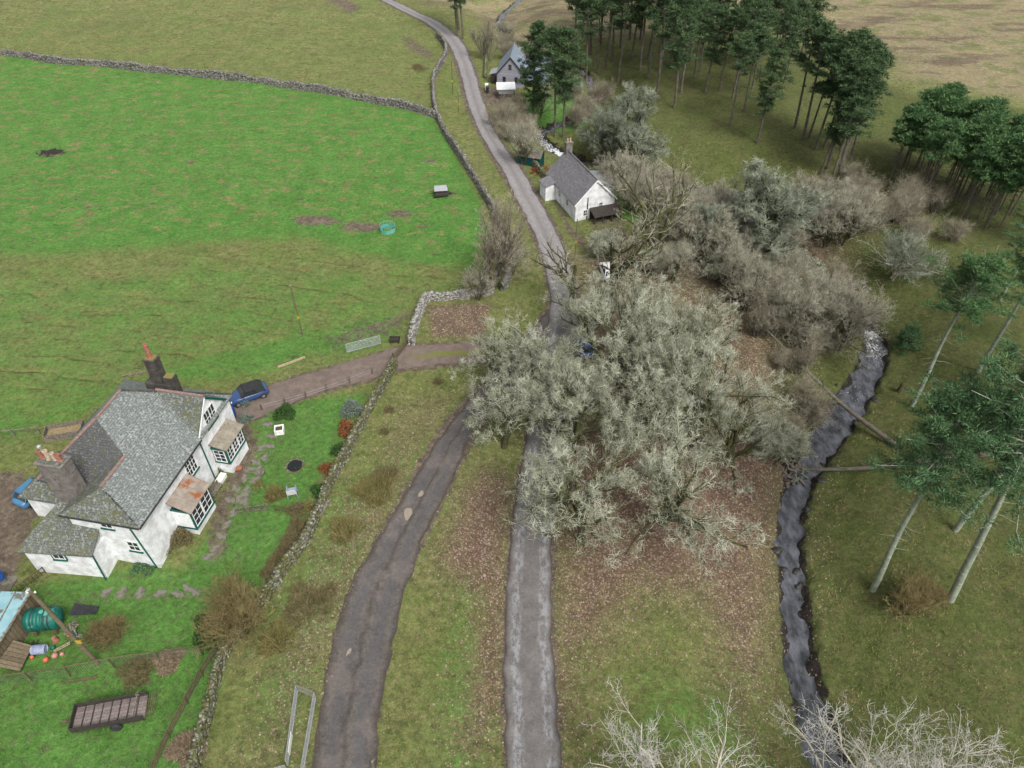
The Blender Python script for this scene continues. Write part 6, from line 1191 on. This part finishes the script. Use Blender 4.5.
# leafy shrubs
def leafy(name, seed, R_, Hh, n, L, wd, mat, label, cat='shrub', group=None, up=.4, ball=False):
    r = np.random.default_rng(seed); e = empty(name, (0, 0, 0), 0, label, cat, group); nn = n; az = r.uniform(0, 6.283, nn); q = r.uniform(0, 1, nn) ** .5; z = Hh * np.sqrt(np.clip(1 - q ** 2, 0, 1)) * r.uniform(.15, 1, nn) if ball else np.zeros(nn)
    q *= 1 + .2 * np.sin(az * 3 + seed) + .12 * np.sin(az * 5 + 2 * seed)
    o = np.stack([R_ * q * np.cos(az), R_ * q * np.sin(az), z], 1); d = norm(r.normal(0, .6, (nn, 3)) + [0, 0, up] + np.stack([np.cos(az) * q, np.sin(az) * q, 0 * q], 1) * .7); s = norm(np.cross(d, r.normal(size=d.shape))) * wd * r.uniform(.5, 1.4, (nn, 1)); l = L * r.uniform(.5, 1.3, (nn, 1))
    V = np.stack([o - s, o + s, o + d * l], 1).reshape(-1, 3); npmesh('foliage', V, np.arange(len(V)).reshape(-1, 3), mat, e)
    m = MB()
    for k in range(5): t = k * 1.257; m.tube((0, 0, -.1), (R_ * .5 * math.cos(t), R_ * .5 * math.sin(t), Hh * .6), .03, .012, 4, False)
    m.build('stems', 'bark_mossy', e); return e
def lf(px, py, *a, **k): e = leafy(*a, **k); e.location = W(px, py); return e
lf(347, 432, 'beech_bush', 1, .75, 1.5, 2600, .16, .05, 'leaves_brown', 'russet leaved beech bush against the garden wall', ball=True); lf(352, 412, 'grey_shrub', 2, 1.0, 1.4, 3000, .16, .04, 'leaves_grey', 'grey blue leafless shrub above the russet beech bush', ball=True)
lf(285, 414, 'evergreen_shrub', 3, 1.0, .8, 2400, .15, .05, 'leaves_green', 'dark low evergreen shrub on the garden lawn below the driveway', ball=True); lf(340, 452, 'evergreen_shrub', 4, .7, .9, 1600, .15, .05, 'leaves_green', 'green shrub below the russet beech bush', ball=True)
lf(326, 470, 'beech_bush', 5, .55, .7, 1200, .14, .04, 'leaves_brown', 'small reddish shrub on the lower bend of the garden wall', ball=True); lf(320, 492, 'evergreen_shrub', 6, .7, .8, 1500, .15, .05, 'leaves_green', 'green shrub at the bottom corner of the garden wall', ball=True)
lf(212, 632, 'evergreen_shrub', 7, 1.3, 1.5, 4200, .17, .05, 'leaves_green', 'bright green rounded shrub beside the bare willow', ball=True); lf(275, 495, 'straw_grass_clump', 8, .7, .5, 1500, .5, .03, 'leaves_tussock', 'straw coloured grass clump by the paling fence', up=.8)
lf(259, 486, 'evergreen_shrub', 9, .4, .45, 900, .1, .04, 'leaves_tussock', 'yellow green dome shrub on the garden path', ball=True); lf(310, 508, 'evergreen_shrub', 10, .35, .9, 900, .12, .04, 'leaves_tussock', 'yellow green upright shrub at the wall end', ball=True)
lf(297, 512, 'twiggy_bush', 11, .7, 1.0, 1500, .25, .02, 'leaves_dead', 'dark twiggy bush behind the pale garden chair', ball=True); lf(245, 402, 'evergreen_shrub', 12, .8, .9, 1800, .14, .05, 'leaves_grey', 'grey green shrub on the low wall by the gable corner', ball=True); lf(246, 420, 'evergreen_shrub', 13, .6, .6, 1200, .14, .05, 'leaves_grey', 'sage green shrub below the gable corner shrub', ball=True)
lf(216, 470, 'evergreen_shrub', 14, .6, .6, 1200, .14, .05, 'leaves_green', 'ivy green shrub against the wall between the bays', ball=True); lf(182, 540, 'dead_climber', 15, .8, 1.2, 1800, .25, .03, 'leaves_dead', 'brown dead climber at the foot of the rusty roofed bay', ball=True)
lf(145, 566, 'evergreen_shrub', 16, .9, .35, 1600, .14, .05, 'needles_blue', 'low dark green plants along the end wall', ball=True); lf(105, 636, 'dead_shrub', 17, 1.2, .8, 2600, .3, .02, 'leaves_dead', 'brown dead shrub below the green tank', ball=True)
lf(138, 672, 'dead_shrub', 18, 1.2, .5, 2600, .3, .02, 'leaves_dead', 'dark dead bramble patch above the farm trailer', ball=True); lf(166, 548, 'dead_climber', 19, .8, .5, 1200, .2, .03, 'leaves_dead', 'pale stony rubble plants at the house corner', ball=True)
lf(190, 748, 'cuttings_heap', 61, 1.2, .5, 5200, .3, .03, 'straw_pile', 'pale brown heap of cuttings beside the lower garden wall', 'heap', ball=True); lf(168, 662, 'cuttings_heap', 62, .9, .45, 3200, .3, .03, 'straw_pile', 'pale brown heap of cuttings right of the netting fence', 'heap', ball=True)
hed = [(298, 528), (292, 540), (286, 552), (279, 562), (272, 574)]
for i, q in enumerate(hed): lf(q[0], q[1], 'hedge_bush', 20 + i, .7, .8, 2000, .3, .018, 'leaves_dead', 'brown clipped hedge bush on the garden side of the lower wall', ball=True, group='brown hedge bushes on the lower wall')
lf(375, 490, 'tussock_clump', 30, 1.6, .7, 2800, .6, .025, 'leaves_tussock', 'big brown tussock clump between the garden wall and the track', up=.6); lf(386, 476, 'tussock_clump', 31, .9, .6, 1100, .5, .025, 'leaves_dead', 'dark fern clump above the big brown tussock', up=.6)
lf(345, 530, 'tussock_clump', 32, 1.2, .5, 1500, .55, .025, 'leaves_tussock', 'flattened tussock clump left of the small track bend', up=.6); lf(307, 605, 'tussock_clump', 33, 1.6, .6, 2000, .55, .025, 'leaves_dead', 'brown fern clump right of the bare willow', up=.6); lf(278, 640, 'tussock_clump', 34, 1.2, .6, 2000, .6, .025, 'leaves_tussock', 'pale tussock clump below the fern clump on the verge', up=.6)
for i, (q, s) in enumerate((((438, 382), .4), ((389, 410), .4), ((384, 432), .35), ((330, 590), .6), ((420, 70), 1.3), ((417, 67), 1.0))): lf(q[0], q[1], 'fern_tuft', 40 + i, s, s * .5, 700, .35, .02, 'leaves_dead', ['brown fern tuft on the verge nearest the junction', 'brown fern tuft beside the garden wall, upper one', 'brown fern tuft beside the garden wall, lower one', 'brown fern tuft right of the hedge', 'dark gorse bush by the bend of the far wall', 'second dark gorse bush by the bend of the far wall'][i], 'fern' if i < 4 else 'bush', up=.5, ball=i > 3)
lf(500, 82, 'evergreen_shrub', 60, 1.0, 1.0, 900, .25, .07, 'leaves_dead', 'brown bush below the covered trailer', ball=True)

# ------------------------------------------------------------------ stuff: leaf litter and rough grass
def scatter(n, x0, x1, y0, y1, wfun, seed):
    r = np.random.default_rng(seed); X = r.uniform(x0, x1, n); Y = r.uniform(y0, y1, n)
    depth = 1 / np.clip((np.hypot(X, Y) / 35) ** 1.3, 1, 9); k = r.uniform(0, 1, n) < wfun(X, Y) * depth
    for L, hw in ((ROAD, 1.7), (TRACK, 1.9), (DRIVE, 1.6)):
        d_, _ = pdist(L, X, Y); k &= d_ > hw + r.normal(0, .15, n)
    ds, ti = pdist(STREAM[:, :2], X, Y); k &= ds > np.interp(ti, np.arange(len(STREAM)), STREAM[:, 2]) / 2 + .5
    X, Y = X[k], Y[k]; lx = (X + 27.6) * .982 - (Y - 33.3) * .188; ly = (X + 27.6) * .188 + (Y - 33.3) * .982; j = ~((lx > -12.8) & (lx < 1.7) & (ly > -2.2) & (ly < 14.3)); return X[j], Y[j], r
def litw(X, Y):
    m_ = masks(X, Y); n_ = .5 + .5 * np.sin(X * 1.1 + 2 * np.sin(Y * .7)) * np.sin(Y * 1.3 + X * .4); return np.clip(m_['litter'] * (.55 + .6 * n_) + .02, 0, 1) ** 1.4
X, Y, r = scatter(150000, -22, 32, 16, 62, litw, 5); n = len(X); Zg = hfun(X, Y) + .02
s = r.uniform(.035, .085, n)[:, None]; az = r.uniform(0, 6.283, n); a = np.stack([np.cos(az), np.sin(az), r.normal(0, .35, n)], 1) * s; b = np.stack([-np.sin(az), np.cos(az), r.normal(0, .35, n)], 1) * s * .7; c = np.stack([X, Y, Zg + .02], 1)
V = np.stack([c - a, c - b * .9, c + a, c + b], 1).reshape(-1, 3)
mm = NT('fallen_leaves', .9); f = mm.island(); cc = mm.mix(mm.ss(f, 0, .5), S(116, 86, 68), S(150, 118, 98)); cc = mm.mix(mm.ss(f, .6, 1), cc, S(192, 172, 154)); mm.col(cc)
tag(npmesh('fallen_leaves', V, np.arange(len(V)).reshape(-1, 4), mm.m), 'brown and pinkish fallen leaves scattered over the verges and under the trees', 'fallen leaves', kind='stuff')
def grw(X, Y):
    m_ = masks(X, Y); n_ = .5 + .5 * np.sin(X * .7 + 2 * np.sin(Y * .5)) * np.sin(Y * .9 + X * .3); return np.clip((1 - m_['mud']) * (1 - .8 * m_['litter']) * (.35 + .65 * n_), 0, 1)
X, Y, r = scatter(95000, -42, 48, 15, 95, grw, 6); n = len(X); Zg = hfun(X, Y); K = 5
az = r.uniform(0, 6.283, (n, K)); el = r.uniform(.3, 1.2, (n, K)); d = np.stack([np.cos(az) * np.cos(el), np.sin(az) * np.cos(el), np.sin(el)], -1); L = (r.uniform(.10, .26, (n, K)) * r.uniform(.6, 1.3, (n, 1)))[..., None]
c = np.stack([X, Y, Zg - .01], 1)[:, None] + r.normal(0, .05, (n, K, 3)) * [1, 1, 0]; sd_ = np.stack([-np.sin(az), np.cos(az), 0 * az], -1) * r.uniform(.015, .035, (n, K, 1)); V = np.stack([c - sd_, c + sd_, c + d * L], 2).reshape(-1, 3)
mm = NT('rough_grass_blades', .9); f = mm.island(); v = mm.coord(); mm_lush = mm.attr('lush')
cc = mm.mix(f, S(96, 108, 54), S(142, 140, 88)); cc = mm.mix(mm.ss(mm.noise(v, .4, 3), .45, .6), cc, S(160, 150, 104)); cc = mm.mix(mm.ss(mm_lush, .3, .7), cc, mm.mix(f, S(64, 128, 42), S(104, 158, 66))); mm.col(cc)
go = npmesh('grass_tufts', V, np.arange(len(V)).reshape(-1, 3), mm.m); tag(go, 'short rough grass tufts over the fields and verges', 'grass', kind='stuff')
lu = masks(X, Y)['lush']; at_ = go.data.attributes.new('lush', 'FLOAT', 'POINT'); at_.data.foreach_set('value', np.repeat(lu, K * 3).astype(np.float32))
# prototypes that were never placed are removed
for k, d_ in PROTO.items():
    if not d_.get('used'):
        for ch in list(d_['o'].children): bpy.data.objects.remove(ch)
        bpy.data.objects.remove(d_['o'])
